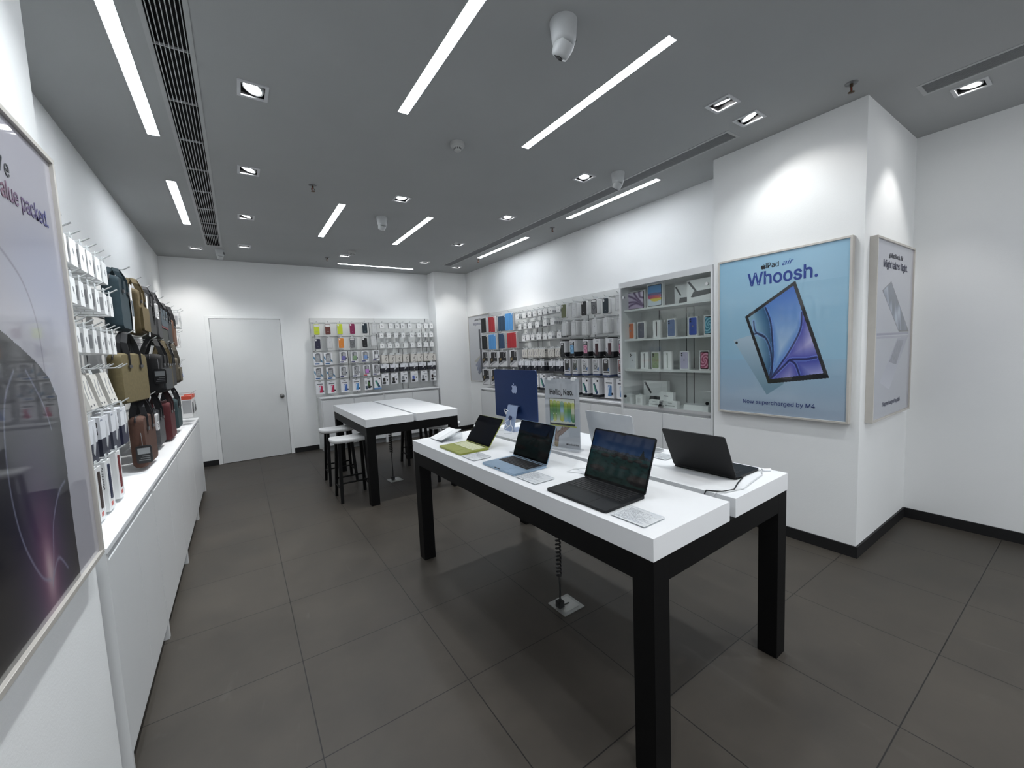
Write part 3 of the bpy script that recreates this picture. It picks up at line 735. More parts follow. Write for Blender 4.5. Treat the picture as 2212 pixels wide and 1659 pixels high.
def cable(pts, lab, mat, r=.0022, plug=None):
    o = MB(); o.tube(pts, r, mat)
    if plug: o.cyl(plug[0], plug[1], .006, .006, WC, 10)
    tag(o.build('charging_cable'), lab, 'cable', 'cables on the near table')
Z = .8795
cable([tw(.955, .118, .885), tw(.95, .085, .884), tw(.90, .06, Z), tw(.78, .045, Z + .004), tw(.66, .03, Z), tw(.56, .055, Z + .002), tw(.532, .08, Z), tw(.515, .09, .86), tw(.51, .09, .81)],
      'black and white cable from the black laptop down into the table slot', C('c9cbcd', .4), .0026, (tw(.955, .085, .886), tw(.985, .06, .886)))
cable([tw(.80, .10, .8795), tw(.70, .075, .8805), tw(.62, .05, .8795), tw(.56, .07, .8795), tw(.528, .12, .8795), tw(.512, .13, .84)], 'black lead beside the black laptop, curving into the table slot', BLACK, .003)
cable([tw(.275, .545, .884), tw(.33, .60, Z), tw(.31, .66, Z), tw(.28, .70, Z + .002), tw(.34, .72, Z), tw(.43, .66, Z), tw(.49, .64, Z), tw(.50, .64, .84)],
      'thin white cable behind the hinge of the largest dark laptop', WC)
cable([tw(.275, 1.14, .884), tw(.33, 1.18, Z), tw(.31, 1.24, Z), tw(.36, 1.26, Z), tw(.44, 1.22, Z), tw(.50, 1.21, Z), tw(.505, 1.21, .84)],
      'thin white cable behind the hinge of the pale blue laptop', WC)
cable([tw(.86, 1.86, Z), tw(.90, 1.95, Z), tw(.97, 1.92, Z), tw(.92, 1.80, Z), tw(.84, 1.66, Z), tw(.90, 1.55, Z), tw(.80, 1.50, Z), tw(.62, 1.52, Z), tw(.52, 1.53, Z), tw(.51, 1.53, .84)],
      'loose white cable beside the foot of the blue desktop computer', WC)

# ================================================================== posters
FR = C('c6c2bb', .4, .2)
def poster(loc, rz, w, h, dep, art, nx, ny, lab, fw=.014, kind='poster', glass=True):
    """lower-left back corner at the origin; picture faces -y"""
    t = empty('framed_poster', loc, rz, label=lab, cat='poster')
    f = MB()
    f.box(0, -dep, 0, w, 0, fw, FR); f.box(0, -dep, h - fw, w, 0, h, FR); f.box(0, -dep, fw, fw, 0, h - fw, FR); f.box(w - fw, -dep, fw, w, 0, h - fw, FR)
    f.build('frame', t, bevel=.001)
    MB().box(fw, -dep + .010, fw, w - fw, -dep + .014, h - fw, C('202124')).build('backing', t)
    painted('printed_poster', w - 2 * fw, h - 2 * fw, nx, ny, art, INK_GLASS if glass else INK, t, (w / 2, -dep + .0095, fw))
    return t
def sd_round(x, y, hw, hh, r):
    qx, qy = abs(x) - hw + r, abs(y) - hh + r
    return math.hypot(max(qx, 0), max(qy, 0)) + min(max(qx, qy), 0) - r
def in_quad(P, q):
    s = None
    for i in range(4):
        a, b = q[i], q[(i + 1) % 4]; c = (b[0] - a[0]) * (P[1] - a[1]) - (b[1] - a[1]) * (P[0] - a[0])
        if s is None: s = c > 0
        elif (c > 0) != s: return False
    return True
def qdist(P, q):
    m = 1e9
    for i in range(4):
        a, b = q[i], q[(i + 1) % 4]; L = math.hypot(b[0] - a[0], b[1] - a[1])
        m = min(m, abs((b[0] - a[0]) * (P[1] - a[1]) - (b[1] - a[1]) * (P[0] - a[0])) / L)
    return m
_sp = {}
def spline(pts):
    k = tuple(pts)
    if k not in _sp:
        P = [pts[0]] + list(pts) + [pts[-1]]; out = []
        for i in range(1, len(P) - 2):
            for j in range(5):
                t = j / 5; out.append(tuple(.5 * (2 * P[i][c] + (P[i + 1][c] - P[i - 1][c]) * t + (2 * P[i - 1][c] - 5 * P[i][c] + 4 * P[i + 1][c] - P[i + 2][c]) * t * t + (3 * P[i][c] - P[i - 1][c] - 3 * P[i + 1][c] + P[i + 2][c]) * t ** 3) for c in (0, 1)))
        _sp[k] = out + [pts[-1]]
    return _sp[k]
def curve_d(u, v, pts):
    pts = spline(pts)
    m = 1e9; side = 0
    for i in range(len(pts) - 1):
        (x0, y0), (x1, y1) = pts[i], pts[i + 1]; dx, dy = x1 - x0, y1 - y0; L2 = dx * dx + dy * dy
        t = max(0, min(1, ((u - x0) * dx + (v - y0) * dy) / L2)); d = math.hypot(u - x0 - dx * t, v - y0 - dy * t)
        if d < m: m = d; side = dx * (v - y0) - dy * (u - x0)
    return m, side
PC1 = [(.407, .675), (.449, .587), (.466, .469), (.472, .351), (.443, .224)]
PC2 = [(.685, .624), (.678, .529), (.607, .412), (.532, .32), (.449, .224)]
PC3 = [(.308, .595), (.325, .529), (.399, .491)]
PC3B = [(.315, .514), (.347, .516), (.409, .486), (.451, .407), (.468, .288), (.449, .224)]
PC4 = [(.795, .361), (.717, .35), (.608, .347), (.645, .321), (.678, .253)]
PC5 = [(.603, .347), (.532, .289), (.449, .224)]
def tabart(u, v):
    bg = mixc(hx('8fb4c9'), hx('8db9d2'), v) if v > .35 else mixc(hx('9aa9ba'), hx('8fb0c6'), v / .35)
    bg = mixc(bg, hx('a9cbe0'), max(0, .5 - abs(u - .8)) * (v > .8) * .6)
    P = (u, v * 1.39); sc = lambda q: [(a, b * 1.39) for a, b in q]
    body = sc([(.636, .816), (.232, .630), (.434, .196), (.884, .243)]); scr = sc([(.624, .792), (.256, .622), (.447, .222), (.850, .268)])
    back = sc([(.128, .478), (.303, .512), (.560, .200), (.424, .124)])
    c = bg
    if in_quad(P, back): c = mixc(hx('a6bccb'), hx('55798c'), (.48 - v) * 2.2)
    if math.hypot(u - .157, (v - .462) * 1.39) < .012: c = hx('15181c')
    if in_quad(P, body):
        c = hx('0a0d14')
        if in_quad(P, scr) and qdist(P, scr) > .004:
            edge = min(curve_d(u, v, q)[0] for q in (PC1, PC2, PC3, PC3B, PC4, PC5))
            left = curve_d(u, v, PC1)[1] < 0 and u < .5
            d1, s1 = curve_d(u, v, PC1); d2, s2 = curve_d(u, v, PC2)
            if s1 < 0: base = mixc(hx('8fb4c6'), hx('1b4a72'), .2 + .8 * max(0, 1 - d1 * 9))
            elif s2 < 0: base = mixc(hx('b9cfdc'), hx('2a62b8'), min(1, max((v - .35) * 2.3, (1 - min(d1, d2) * 12) * .8)))
            elif curve_d(u, v, PC4)[1] > 0 and u > .64: base = mixc(hx('9a9cd0'), hx('2f3a94'), max(0, 1 - edge * 10))
            else: base = mixc(hx('b7b3d6'), hx('3a3f9c'), max(.1, 1 - edge * 9))
            if edge < .008: base = mixc(hx('0a1440'), base, edge / .008)
            elif edge < .013: base = mixc(base, hx('7f9fe6'), .5)
            c = base
    return c
def lapart(u, v):
    c = mixc(hx('a9adb8'), hx('b6b8c2'), v)
    P = (u, v * 1.42); sc = lambda q: [(a, b * 1.42) for a, b in q]
    q = sc([(.163, .724), (.387, .784), (.941, .493), (.637, .493)])
    if in_quad(P, q):
        c = hx('4a5568'); w_ = vnoise(u * 26 + v * 10, v * 9 - u * 4)
        c = mixc(c, hx('b9c6d8'), max(0, w_ - .45) * 1.8)
        if qdist(P, q) < .008: c = hx('3a3f4c')
    if .456 < v < .487 and .06 < u < .935: c = hx('84879a') if v > .475 else hx('bfc2cc') if v > .468 else hx('9a9dac')
    if in_quad(P, sc([(.61, .453), (.918, .457), (.427, .151), (.166, .207)])): c = mixc(hx('b9bcc8'), hx('8e93a6'), (v - .15) * 3)
    if in_quad(P, sc([(.61, .440), (.80, .440), (.60, .294), (.40, .316)])): c = mixc(hx('7f8392'), hx('6a6e7c'), vnoise(u * 60, v * 60))
    return c
LPC = [(.493, .73), (.58, .70), (.647, .664), (.698, .60), (.71, .52), (.715, .3)]
def phoneart(u, v):
    top = mixc(hx('a6a5ae'), hx('b0aeb8'), v)
    c = mixc(top, hx('a8adc6'), max(0, 1 - ((u - .85) ** 2 * 8 + (v - .68) ** 2 * 40)) * .6)
    pts = [(.0, .70), (.25, .66), (.435, .571), (.567, .534), (.66, .505), (.74, .47), (.778, .43), (.785, .34), (.775, .20), (.765, .0)]
    # dark phone body below its rim curve
    def rim(u):
        for i in range(len(pts) - 4):
            if pts[i][0] <= u <= pts[i + 1][0]:
                f = (u - pts[i][0]) / (pts[i + 1][0] - pts[i][0]); return pts[i][1] + f * (pts[i + 1][1] - pts[i][1])
        return 0
    inside = (u < .778 and v < rim(u)) or (v < .43 and u < .785 - max(0, .3 - v) * .06)
    if inside:
        c = mixc(hx('17181b'), hx('0c0c10'), .5)
        cx, cy = .55, .08
        r_ = math.hypot((u - cx) * 1.0, (v - cy) * .55); g = math.exp(-(r_ / .085) ** 2); g2 = math.exp(-(r_ / .20) ** 2)
        c = mixc(c, hx('33294f'), g2 * .95); c = mixc(c, hx('7a4a66'), g * .85); c = mixc(c, hx('b79fa8'), math.exp(-(r_ / .03) ** 2))
        for arc in ([(.50, .49), (.43, .44), (.395, .36), (.39, .26), (.42, .17), (.49, .09), (.545, .065)], [(.752, .235), (.69, .22), (.62, .17), (.585, .10), (.555, .05)],
                    [(.575, .49), (.66, .42), (.70, .36)], [(.30, .47), (.33, .45), (.37, .40)], [(.56, .06), (.62, .09), (.68, .05)]):
            d = curve_d(u, v, arc)[0]
            if d < .006: c = mixc(c, hx('8f93a8'), .75 * (1 - d / .006))
    else:
        d = curve_d(u, v, LPC)[0]
        if d < .006: c = mixc(c, hx('7d7c84'), .8 * (1 - d / .006))
    return c
def grad_text(o, c0, c1):
    me = o.data; xs_ = [q.co.x for q in me.vertices]; a, b = min(xs_), max(xs_)
    at = me.color_attributes.new('ink', 'FLOAT_COLOR', 'POINT')
    for i, q in enumerate(me.vertices):
        c = mixc(hx(c0), hx(c1), (q.co.x - a) / (b - a)); at.data[i].color = [lin(k_ * 255) for k_ in c] + [1]
    me.materials.clear(); me.materials.append(INK)
FL = lambda h: C(h, .5, grain=0)
P1 = poster((3.354, 1.858, .912), R(-90), .882, 1.226, .040, tabart, 280, 380, 'large framed blue tablet poster reading Whoosh. on the pillar face')
y_ = -.0316
def pt(P, s, size, col, u, v, width, align='CENTER', weight=.012, shear=0, W_=.882, H_=1.226):
    return text(s, size, FL(col), P, (u * W_, y_, v * H_), align=align, weight=weight, width=width, shear=shear)
pt(P1, 'Whoosh.', .126, '26408c', .527, .815, .462, weight=.016)
pt(P1, 'iPad', .052, '15171c', .460, .908, .088, weight=.006)
pt(P1, 'air', .052, '1f3f94', .568, .909, .074, weight=.0, shear=.35)
pt(P1, 'Now supercharged by M4', .040, '24346e', .505, .072, .49, weight=.008)
m = MB(); add_apple(m, .391 * .882, .9205 * 1.226, .037, y_ - .0004, y_, 'y', FL('15171c')); m.build('emblem', P1)
P2 = poster((3.452, .929, .910), 0, .858, 1.222, .042, lapart, 160, 230, 'narrow looking framed grey laptop poster on the pillar side facing the camera')
y_ = -.0336
P2W = .858
pt(P2, 'MacBook Air', .043, '3a3c44', .515, .903, .285, W_=P2W)
pt(P2, 'Might takes flight.', .066, '3a3c50', .50, .845, .545, W_=P2W, weight=.01)
pt(P2, 'Supercharged by M5', .038, '55586a', .50, .072, .40, W_=P2W)
m = MB(); add_apple(m, .325 * P2W, .915 * 1.222, .034, y_ - .0004, y_, 'y', FL('3a3c44')); m.build('emblem', P2)
P3 = poster((-.459, .970, .888), R(90), .882, 1.250, .040, phoneart, 300, 420, 'large framed phone poster ending in the words Value packed. on the left pier')
y_ = -.0316
o = pt(P3, 'Feature stacked. Value packed.', .060, '6b4070', .497, .836, .712, weight=.004); grad_text(o, 'c0603a', '3c3f78')
for v_ in o.data.color_attributes['ink'].data: pass
pt(P3, 'iPhone 17e', .056, '3a3c40', .489, .884, .275, weight=.0)
def magicart(u, v):
    c = mixc(hx('b4b6ba'), hx('bdbfc2'), v)
    P = (u, v * 1.55); sc = lambda q: [(a, b * 1.55) for a, b in q]
    for i, (hh, q) in enumerate((('a8a69c', [(.55, .40), (.22, .31), (.24, .285), (.62, .30)]), ('8b8fa0', [(.55, .38), (.26, .25), (.29, .22), (.63, .28)]), ('7d8496', [(.55, .34), (.31, .19), (.36, .155), (.66, .25)]), ('6d7280', [(.55, .30), (.37, .13), (.43, .10), (.70, .2)]))):
        if in_quad(P, sc(q)): c = hx(hh)
    if in_quad(P, sc([(.48, .79), (.56, .79), (.64, .05), (.55, .05)])): c = hx('45474d')
    return c
P4 = poster((3.716, 6.958, .940), R(-90), .78, 1.222, .018, magicart, 60, 90, 'thin pale tablet poster in the far corner behind the coloured folio covers', fw=.008, glass=False)
y_ = -.0096
pt(P4, 'iPad Pro', .048, '2a2c30', .50, .915, .2, W_=.78)
pt(P4, 'Magichromatic.', .065, '5a5878', .50, .850, .40, W_=.78, weight=.0)
m = MB(); add_apple(m, .34 * .78, .927 * 1.222, .034, y_ - .0004, y_, 'y', FL('2a2c30')); m.build('emblem', P4)

# ================================================================== wall displays
class Disp:
    def __init__(s, o, rz): s.o = o; s.rz = rz; s.c = math.cos(rz); s.s = math.sin(rz)
    def w(s, a, dep, z): return (s.o[0] + s.c * a + s.s * dep, s.o[1] + s.s * a - s.c * dep, z)
BK = Disp((0, 7.311), 0); RT = Disp((3.716, 0), R(-90)); LF = Disp((-.79, 0), R(90))
PANEL = C('d0d2d1', .5, grain=.02, scale=4); RAIL = C('8d8f90', .4, .3); SLOTD = C('2b2f31', .6)
ROWZ = [2.072, 1.845, 1.612, 1.378, 1.158]
def panel(D, a0, a1, z0, z1, lab, rows, slots=()):
    t = empty('slatwall_panel', D.w(a0, 0, 0), D.rz, label=lab, cat='wall display panel')
    w = a1 - a0
    m = MB(); m.box(.001, -.035, z0, w - .001, 0, z1, PANEL); m.build('board', t)
    r = MB()
    for z in rows: r.box(.004, -.0415, z - .004, w - .004, -.0355, z + .004, RAIL)
    r.build('rail', t)
    if slots:
        q = MB()
        for s_, a, b in slots: q.box(s_ - a0 - .004, -.0375, a, s_ - a0 + .004, -.0355, b, SLOTD)
        q.build('upright', t)
    t['a0'] = a0
    return t
HOOKM = C('c3c5c6', .35, .2)
_hook = {}
def hook(D, a, z, ln, lab, grp, r=.0032):
    """removable peg hook on a display panel at wall coordinate a; length from the wall"""
    k = round(ln, 3)
    if k not in _hook:
        m = MB(); m.tube([(0, -.046, 0), (0, -ln + .035, -.002), (0, -ln + .028, 0), (0, -ln, .018)], r, HOOKM, 6); m.box(-.008, -.0465, -.012, .008, -.042, .012, HOOKM)
        _hook[k] = m.mesh('hook')
    o = bpy.data.objects.new('display_hook', _hook[k]); COL.objects.link(o); o.location = D.w(a, 0, z); o.rotation_euler = (0, 0, D.rz)
    tag(o, fit(lab), 'hook', grp)
def fit(s):
    """keep a label within sixteen words by dropping small words first"""
    for w in (' from left', ' with camera window', ' picture', ' accessory', ' phone', ' row', ' with top', ' one', ' seen', ' in the', ' the', ' laptop', ' black hang tag', ' white hanging card', ' the', ' small', ' on', ' with'):
        if len(s.split()) <= 16: break
        s = s.replace(w, '', 1)
    return ' '.join(s.split())
CAB = C('d9dbdc', .32, grain=.012, scale=3)
def cabinet(D, a0, a1, dep, lab, nd=2, grp=None, top=.853):
    t = empty('base_cabinet', D.w(a0, 0, 0), D.rz, label=lab, cat='cabinet', group=grp)
    w = a1 - a0; e = .0015
    m = MB(); m.box(e, -dep, 0, .018, -.002, top, CAB); m.box(w - .018, -dep, 0, w - e, -.002, top, CAB)
    m.box(.018, -dep + .035, .09, w - .018, -.002, top - .001, CAB); m.build('carcass', t)
    MB().box(.018, -dep + .06, 0, w - .018, -dep + .08, .09, C('8f9192', .5)).build('plinth', t)
    dw = (w - .036) / nd
    for i in range(nd):
        MB().box(.018 + i * dw + .0018, -dep + .0005, .088, .018 + (i + 1) * dw - .0018, -dep + .019, .822, CAB).build('door', t, bevel=.0012)
    return t
def worktop(D, a0, a1, dep, lab):
    t = MB().box(0, -dep - .004, .8535, a1 - a0, -.036, .873, TOPW).build('worktop', bevel=.001)
    place(t, D.w(a0, 0, 0), D.rz); tag(t, lab, 'worktop')
PNR = [2.072, 1.845, 1.612, 1.378, 1.158]
# back wall display
pb = [panel(BK, 1.012, 2.02, .0, 2.15, 'left half of the back wall display panel beside the door', PNR, [(1.06, 1.6, 1.9), (1.93, 1.86, 2.08), (1.55, 1.1, 1.6), (1.66, .9, 1.3)]),
      panel(BK, 2.02, 3.03, .0, 2.15, 'right half of the back wall display panel beside the corner column', PNR, [(2.05, 1.35, 2.08), (2.42, 1.48, 1.6), (2.50, 1.48, 1.6), (2.88, 1.3, 2.0), (2.96, 1.5, 2.15), (2.46, .88, 1.25), (2.56, .88, 1.25)])]
cabinet(Disp((0, 7.311 - .036), 0), 1.03, 2.03, .286, 'white two-door base cabinet under the back display, door side')
cabinet(Disp((0, 7.311 - .036), 0), 2.03, 3.03, .286, 'white two-door base cabinet under the back display, column side')
worktop(BK, 1.02, 3.04, .326, 'white worktop along the back wall display')
# right wall display
RS = [(-6.1, -5.02), (-5.02, -3.97), (-3.97, -2.951)]
NM = ['farthest from the camera under the folio covers', 'in the middle behind the blue computer', 'beside the glass cabinet']
pr = []
for (a0, a1), nm in zip(RS, NM):
    pr.append(panel(RT, a0, a1, .0, 2.15, 'right wall display panel, ' + nm.replace('under', 'behind'), PNR, [(a0 + .25, 1.4, 2.0), (a0 + .36, 1.4, 2.0), (a0 + .75, 1.48, 1.6), (a0 + .83, 1.48, 1.6)]))
    cabinet(Disp((3.716 - .036, 0), R(-90)), a0, a1, .258, 'white base cabinet under the right wall display, ' + nm)
worktop(RT, -6.10, -2.951, .291, 'white worktop along the right wall display')
# left wall display
LS = [1.93, 2.85, 3.86, 4.88, 5.93]
LN_ = ['nearest the camera by the phone poster', 'second from the camera', 'third from the camera', 'farthest, near the door']
pl = []
for i in range(4):
    pl.append(panel(LF, LS[i], LS[i + 1], .0, 2.15, 'left wall display panel, ' + LN_[i], PNR[1:], [(LS[i] + .4, .9, 1.8), (LS[i] + .62, .9, 1.8)]))
    cabinet(Disp((-.79 + .036, 0), R(90)), LS[i], LS[i + 1], .319, 'white base cabinet along the left wall, ' + LN_[i])
worktop(LF, 1.93, 5.93, .355, 'long white worktop along the left wall under the bags')

# ------------------------------------------------------------------ packaging kinds (origin at top centre of the front face, facing -y)
WB = C('e0e1e1', .45, grain=.01); CARD = C('d2d3d3', .5, grain=.01); BEI = C('c9c6c0', .5, grain=.01); CLR = C('cfd2d3', .15)
def tabm(m, w=.03, d=.002):
    m.rr(-w / 2, 0, w / 2, .028, .006, .002, .002 + d, 'y', CLR, 3)
def rough_print(m, x0, z0, x1, z1, n, col, y=-.0006):
    for i in range(n):
        zz = z1 - (z1 - z0) * (i + .15) / n; m.box(x0, y, zz - (z1 - z0) * .45 / n, x0 + (x1 - x0) * (.55 + .45 * hsh(i, n)), 0, zz, col)
def outline(m, x0, z0, x1, z1, t, col, y0=-.0008, y1=0):
    m.box(x0, y0, z0, x1, y1, z0 + t, col); m.box(x0, y0, z1 - t, x1, y1, z1, col); m.box(x0, y0, z0 + t, x0 + t, y1, z1 - t, col); m.box(x1 - t, y0, z0 + t, x1, y1, z1 - t, col)
def ring(m, cx, cz, r, t, col, y=-.0012, n=18):
    for i in range(n):
        a, b = 2 * PI * i / n, 2 * PI * (i + 1) / n
        P = [(cx + q * math.cos(k_), cz + q * math.sin(k_)) for q, k_ in ((r, a), (r, b), (r - t, b), (r - t, a))]
        m.prism(P, y, 0, 'y', col)
_tpl = {}
def pack(style, col, w, h, d):
    """returns list of (mesh, name, parent index) for one product"""
    key = (style, col, round(w, 3), round(h, 3), round(d, 3))
    if key in _tpl: return _tpl[key]
    out = []
    m = MB(); K = C('15161a', .4)
    if style in ('case', 'window', 'mag', 'clear'):
        m.rr(-w / 2, -h, w / 2, 0, .014, .0, d, 'y', CARD, 3); tabm(m)
        out.append((m, None, None))
        c = MB(); i = .006; cc = C(col, .55, grain=.04) if style != 'clear' else C('c6c8c9', .25)
        x0, x1, z0, z1 = -w / 2 + i, w / 2 - i, -h + i, -i
        if style == 'clear':
            outline(c, x0, z0, x1, z1, .002, C('9fa2a4', .4), -.004, -.0005)
            c.rr(x0 + .003, z0 + .003, x1 - .003, z1 - .003, .01, -.0028, -.0005, 'y', cc, 3)
            c.box(-.004, -.0034, -h * .48, .004, -.0028, -h * .42, C('8a8d90')); c.box(-.016, -.0034, z0 + .012, .016, -.0028, z0 + .015, C('8a8d90'))
            outline(c, x0 + .006, z1 - .045, x1 - .006, z1 - .008, .0015, C('9fa2a4', .4), -.0034, -.0028)
        elif style == 'mag':
            c.rr(x0, z0, x1, z1, .012, -.006, -.0005, 'y', K, 3); c.rr(x0 + .004, z0 + .004, x1 - .004, z1 - .034, .008, -.0068, -.006, 'y', C('66686b', .3), 3)
            c.rr(x0 + .006, z1 - .028, x1 - .006, z1 - .008, .008, -.0072, -.006, 'y', CARD, 3)
            c2 = MB(); ring(c, 0, -h * .54, .024, .004, K, -.0075); c.box(-.002, -.0075, -h * .80, .002, -.006, -h * .70, K)
        elif style == 'window':
            c.rr(x0, z0, x1, z1, .012, -.006, -.0005, 'y', cc, 3); c.rr(x0 + .005, z1 - .045, x1 - .005, z1 - .006, .008, -.0068, -.006, 'y', CARD, 3)
            c.box(-.018, -.0066, z0 + .045, .018, -.006, z0 + .049, C('8a8d90'))
        else:
            c.rr(x0, z0, x1, z1, .012, -.006, -.0005, 'y', cc, 3); c.rr(x0 + .005, z1 - .034, x0 + .028, z1 - .007, .008, -.0068, -.006, 'y', CARD, 3)
            c.box(-.006, -.0066, z0 + .030, .006, -.006, z0 + .036, C('8a8d90'))
        out.append((c, 'phone_case', 0))
    elif style == 'small':
        m.box(-w / 2, 0, -h, w / 2, d, 0, WB); tabm(m, .03)
        m.box(-.006, -.0006, -h * .55, .002, 0, -h * .35, C('77797c')); m.box(.0, -.0006, -h * .62, .008, 0, -h * .45, C('9b9da0'))
        m.box(w / 2, .004, -h * .9, w / 2 + .0004, d - .004, -h * .5, C('8e9093'))
        m.box(-w / 2 - .0004, .004, -h * .8, -w / 2, d - .004, -h * .2, C('9fa1a3'))
        out.append((m, None, None))
    elif style == 'beige':
        m.box(-w / 2, 0, -h, w / 2, d, 0, BEI); tabm(m, .04)
        m.prism([(-.01, -h * .52), (.02, -h * .25), (.03, -h * .33), (.008, -h * .54), (.03, -h * .72), (.02, -h * .78)], -.0006, 0, 'y', C('85827e'))
        m.box(-.01, -.0006, -h * .9, .03, 0, -h * .86, C('55524f')); m.box(w * .1, -.0006, -.016, w * .42, 0, -.008, K)
        for i in range(5): m.box(w / 2, .002, -h * (.2 + .17 * i), w / 2 + .0004, d - .004, -h * (.12 + .17 * i), C('5a5a5a'))
        out.append((m, None, None))
    elif style == 'cablebox':
        m.box(-w / 2, 0, -h, w / 2, d, 0, BEI); tabm(m, .04); q = C('55565a'); q2 = C('8b8c8e')
        for s_ in (-.25, .2): m.prism([(w * s_ - .012, -h * .7), (w * s_ - .004, -h * .4), (w * s_ + .02, -h * .15), (w * s_ + .026, -h * .2), (w * s_ + .004, -h * .45), (w * s_, -h * .72)], -.0006, 0, 'y', q2)
        m.box(-w * .42, -.0006, -h * .93, -w * .30, 0, -h * .87, q); m.box(w * .0, -.0006, -h * .93, w * .14, 0, -h * .87, q)
        for sx in (-1, 1):
            x = sx * w / 2; a, b = (x, x + .0004) if sx > 0 else (x - .0004, x)
            m.box(a, d * .25, -h * .25, b, d * .75, -h * .1, q); m.box(a, d * .4, -h * .5, b, d * .6, -h * .33, q); outline_s(m, a, b, d * .3, d * .8, -h * .92, -h * .75, q)
        out.append((m, None, None))
    elif style == 'adapter':
        m.box(-w / 2, 0, -h * .48, w / 2, d, 0, C('d6d8dd', .45)); m.box(-w / 2, 0, -h, w / 2, d, -h * .48, C(col, .45)); tabm(m, .04)
        m.prism([(-.004, -h * .68), (.012, -h * .35), (.022, -h * .12), (.028, -h * .3), (.034, -h * .5), (.006, -h * .74)], -.002, 0, 'y', C('b9bbbf', .3))
        m.box(-w * .42, -.0006, -.018, -w * .2, 0, -.010, C('8a8f9c'))
        m.box(-w / 2 - .0005, d * .2, -h * .22, -w / 2, d * .8, -h * .1, K); m.box(-w / 2 - .0005, d * .2, -h * .38, -w / 2, d * .8, -h * .27, K)
        m.box(-w / 2 - .0005, d * .42, -h * .9, -w / 2, d * .56, -h * .58, C('b9bbc4'))
        for i in range(3): m.box(w / 2, d * .2, -h * (.2 + .12 * i), w / 2 + .0005, d * .8, -h * (.12 + .12 * i), K)
        out.append((m, None, None))
    elif style == 'slim':
        m.box(-w / 2, 0, -h, w / 2, d, 0, WB); tabm(m, .03)
        m.rr(-.012, -h * .78, .010, -h * .08, .004, -.004, 0, 'y', C(col, .5), 3); m.box(-.014, -.0006, -h * .93, .014, 0, -h * .85, C('b0443c'))
        m.box(w * .30, -.0006, -h * .98, w * .36, 0, -h * .6, C('c9c9c9'))
        out.append((m, None, None))
    elif style in ('bluewin', 'winfill', 'winring', 'redcase', 'darkphone', 'greenphone', 'holder', 'mount'):
        m.box(-w / 2, 0, -h, w / 2, d, 0, C('dcdde0', .4, grain=.01)); m.box(-.02, -.0006, -.016, .02, 0, -.008, C('55575c'))
        if style == 'bluewin':
            m.prism([(-w * .28, -.02), (w * .32, -.012), (w * .32, -h * .78), (-w * .28, -h * .78)], -.0006, 0, 'y', C('9b9ea1', .2))
            outline(m, -w * .26, -h * .76, w * .25, -.02, .004, K, -.0012); 
            for i in range(3): m.rr(-w * .2 + .014 * i, -h * .20, -w * .2 + .014 * i + .01, -h * .13, .004, -.0018, -.0006, 'y', K, 2)
            ring(m, 0, -h * .5, .022, .003, C('c9cbcd'), -.0012, 14)
            m.prism([(-w / 2, -h * .25), (-w * .32, -h * .42), (-w * .3, -h * .65), (-w / 2, -h * .45)], -.0014, 0, 'y', C('4d7f9e')); m.prism([(w * .25, -h * .5), (w / 2, -h * .68), (w / 2, -h * .84), (w * .3, -h * .7)], -.0014, 0, 'y', C('3f6f90'))
            m.box(-w * .38, -.0012, -h * .94, w * .15, 0, -h * .84, C('2f5f8f'))
        elif style in ('winfill', 'winring'):
            m.box(-w * .36, -.0006, -h * .80, w * .36, 0, -h * .06, C('a4a6a9', .2)); outline(m, -w * .24, -h * .72, w * .34, -h * .08, .004, K, -.0012)
            if style == 'winfill': m.box(-w * .24, -.001, -h * .70, w * .30, 0, -h * .36, C(col, .4))
            else: ring(m, 0, -h * .56, .022, .004, K, -.0016, 16)
            for i in range(3): m.rr(-w * .2, -h * (.14 + .08 * i) - .01, -w * .05, -h * (.14 + .08 * i), .004, -.0018, -.0006, 'y', K, 2)
            m.box(-w * .46, -.0012, -h * .92, w * .02, 0, -h * .82, C('40446f' if col != 'b87ac4' else 'a83c44')); m.rr(w * .30, -h * .62, w * .46, -h * .5, .005, -.0018, 0, 'y', C('3d4250'), 3)
            m.box(-w / 2, -.0006, -h * .985, w / 2, 0, -h * .96, K)
        elif style == 'redcase':
            m.box(-w * .34, -.0008, -h * .27, w * .34, 0, -h * .21, C('55575c')); m.rr(-w * .1, -h * .9, w * .3, -h * .36, .01, -.003, 0, 'y', C(col, .3), 3)
            m.prism([(-w * .08, -h * .42), (w * .12, -h * .38), (-w * .02, -h * .7), (-w * .1, -h * .85)], -.0036, -.003, 'y', C('c9d4e2', .3)); m.rr(w * .28, -h * .84, w * .44, -h * .72, .01, -.0036, 0, 'y', K, 4)
        elif style == 'darkphone':
            m.box(-w * .44, -.0008, -h * .5, -w * .2, 0, -h * .2, C('a4a6a9')); m.rr(-w * .1, -h * .86, w * .25, -h * .22, .008, -.0028, 0, 'y', K, 3)
            m.prism([(0, -h * .3), (w * .15, -h * .45), (.0, -h * .75)], -.0034, -.0028, 'y', C('4a7a3a')); m.box(-w * .44, -.0008, -h * .93, -w * .15, 0, -h * .65, C('3d4c5c')); m.rr(w * .25, -h * .8, w * .42, -h * .68, .008, -.003, 0, 'y', K, 3)
        elif style == 'greenphone':
            m.prism([(-w * .38, -h * .3), (-w * .2, -h * .26), (w * .1, -h * .80), (-w * .06, -h * .86)] if w < .1 else [(-w * .4, -h * .3), (-w * .15, -h * .26), (w * .36, -h * .78), (w * .1, -h * .86)], -.0028, 0, 'y', C('26405e', .3))
            m.prism([(-w * .33, -h * .34), (-w * .18, -h * .31), (w * .05, -h * .70), (-w * .08, -h * .74)], -.0034, -.0028, 'y', C('4f9a7c', .3))
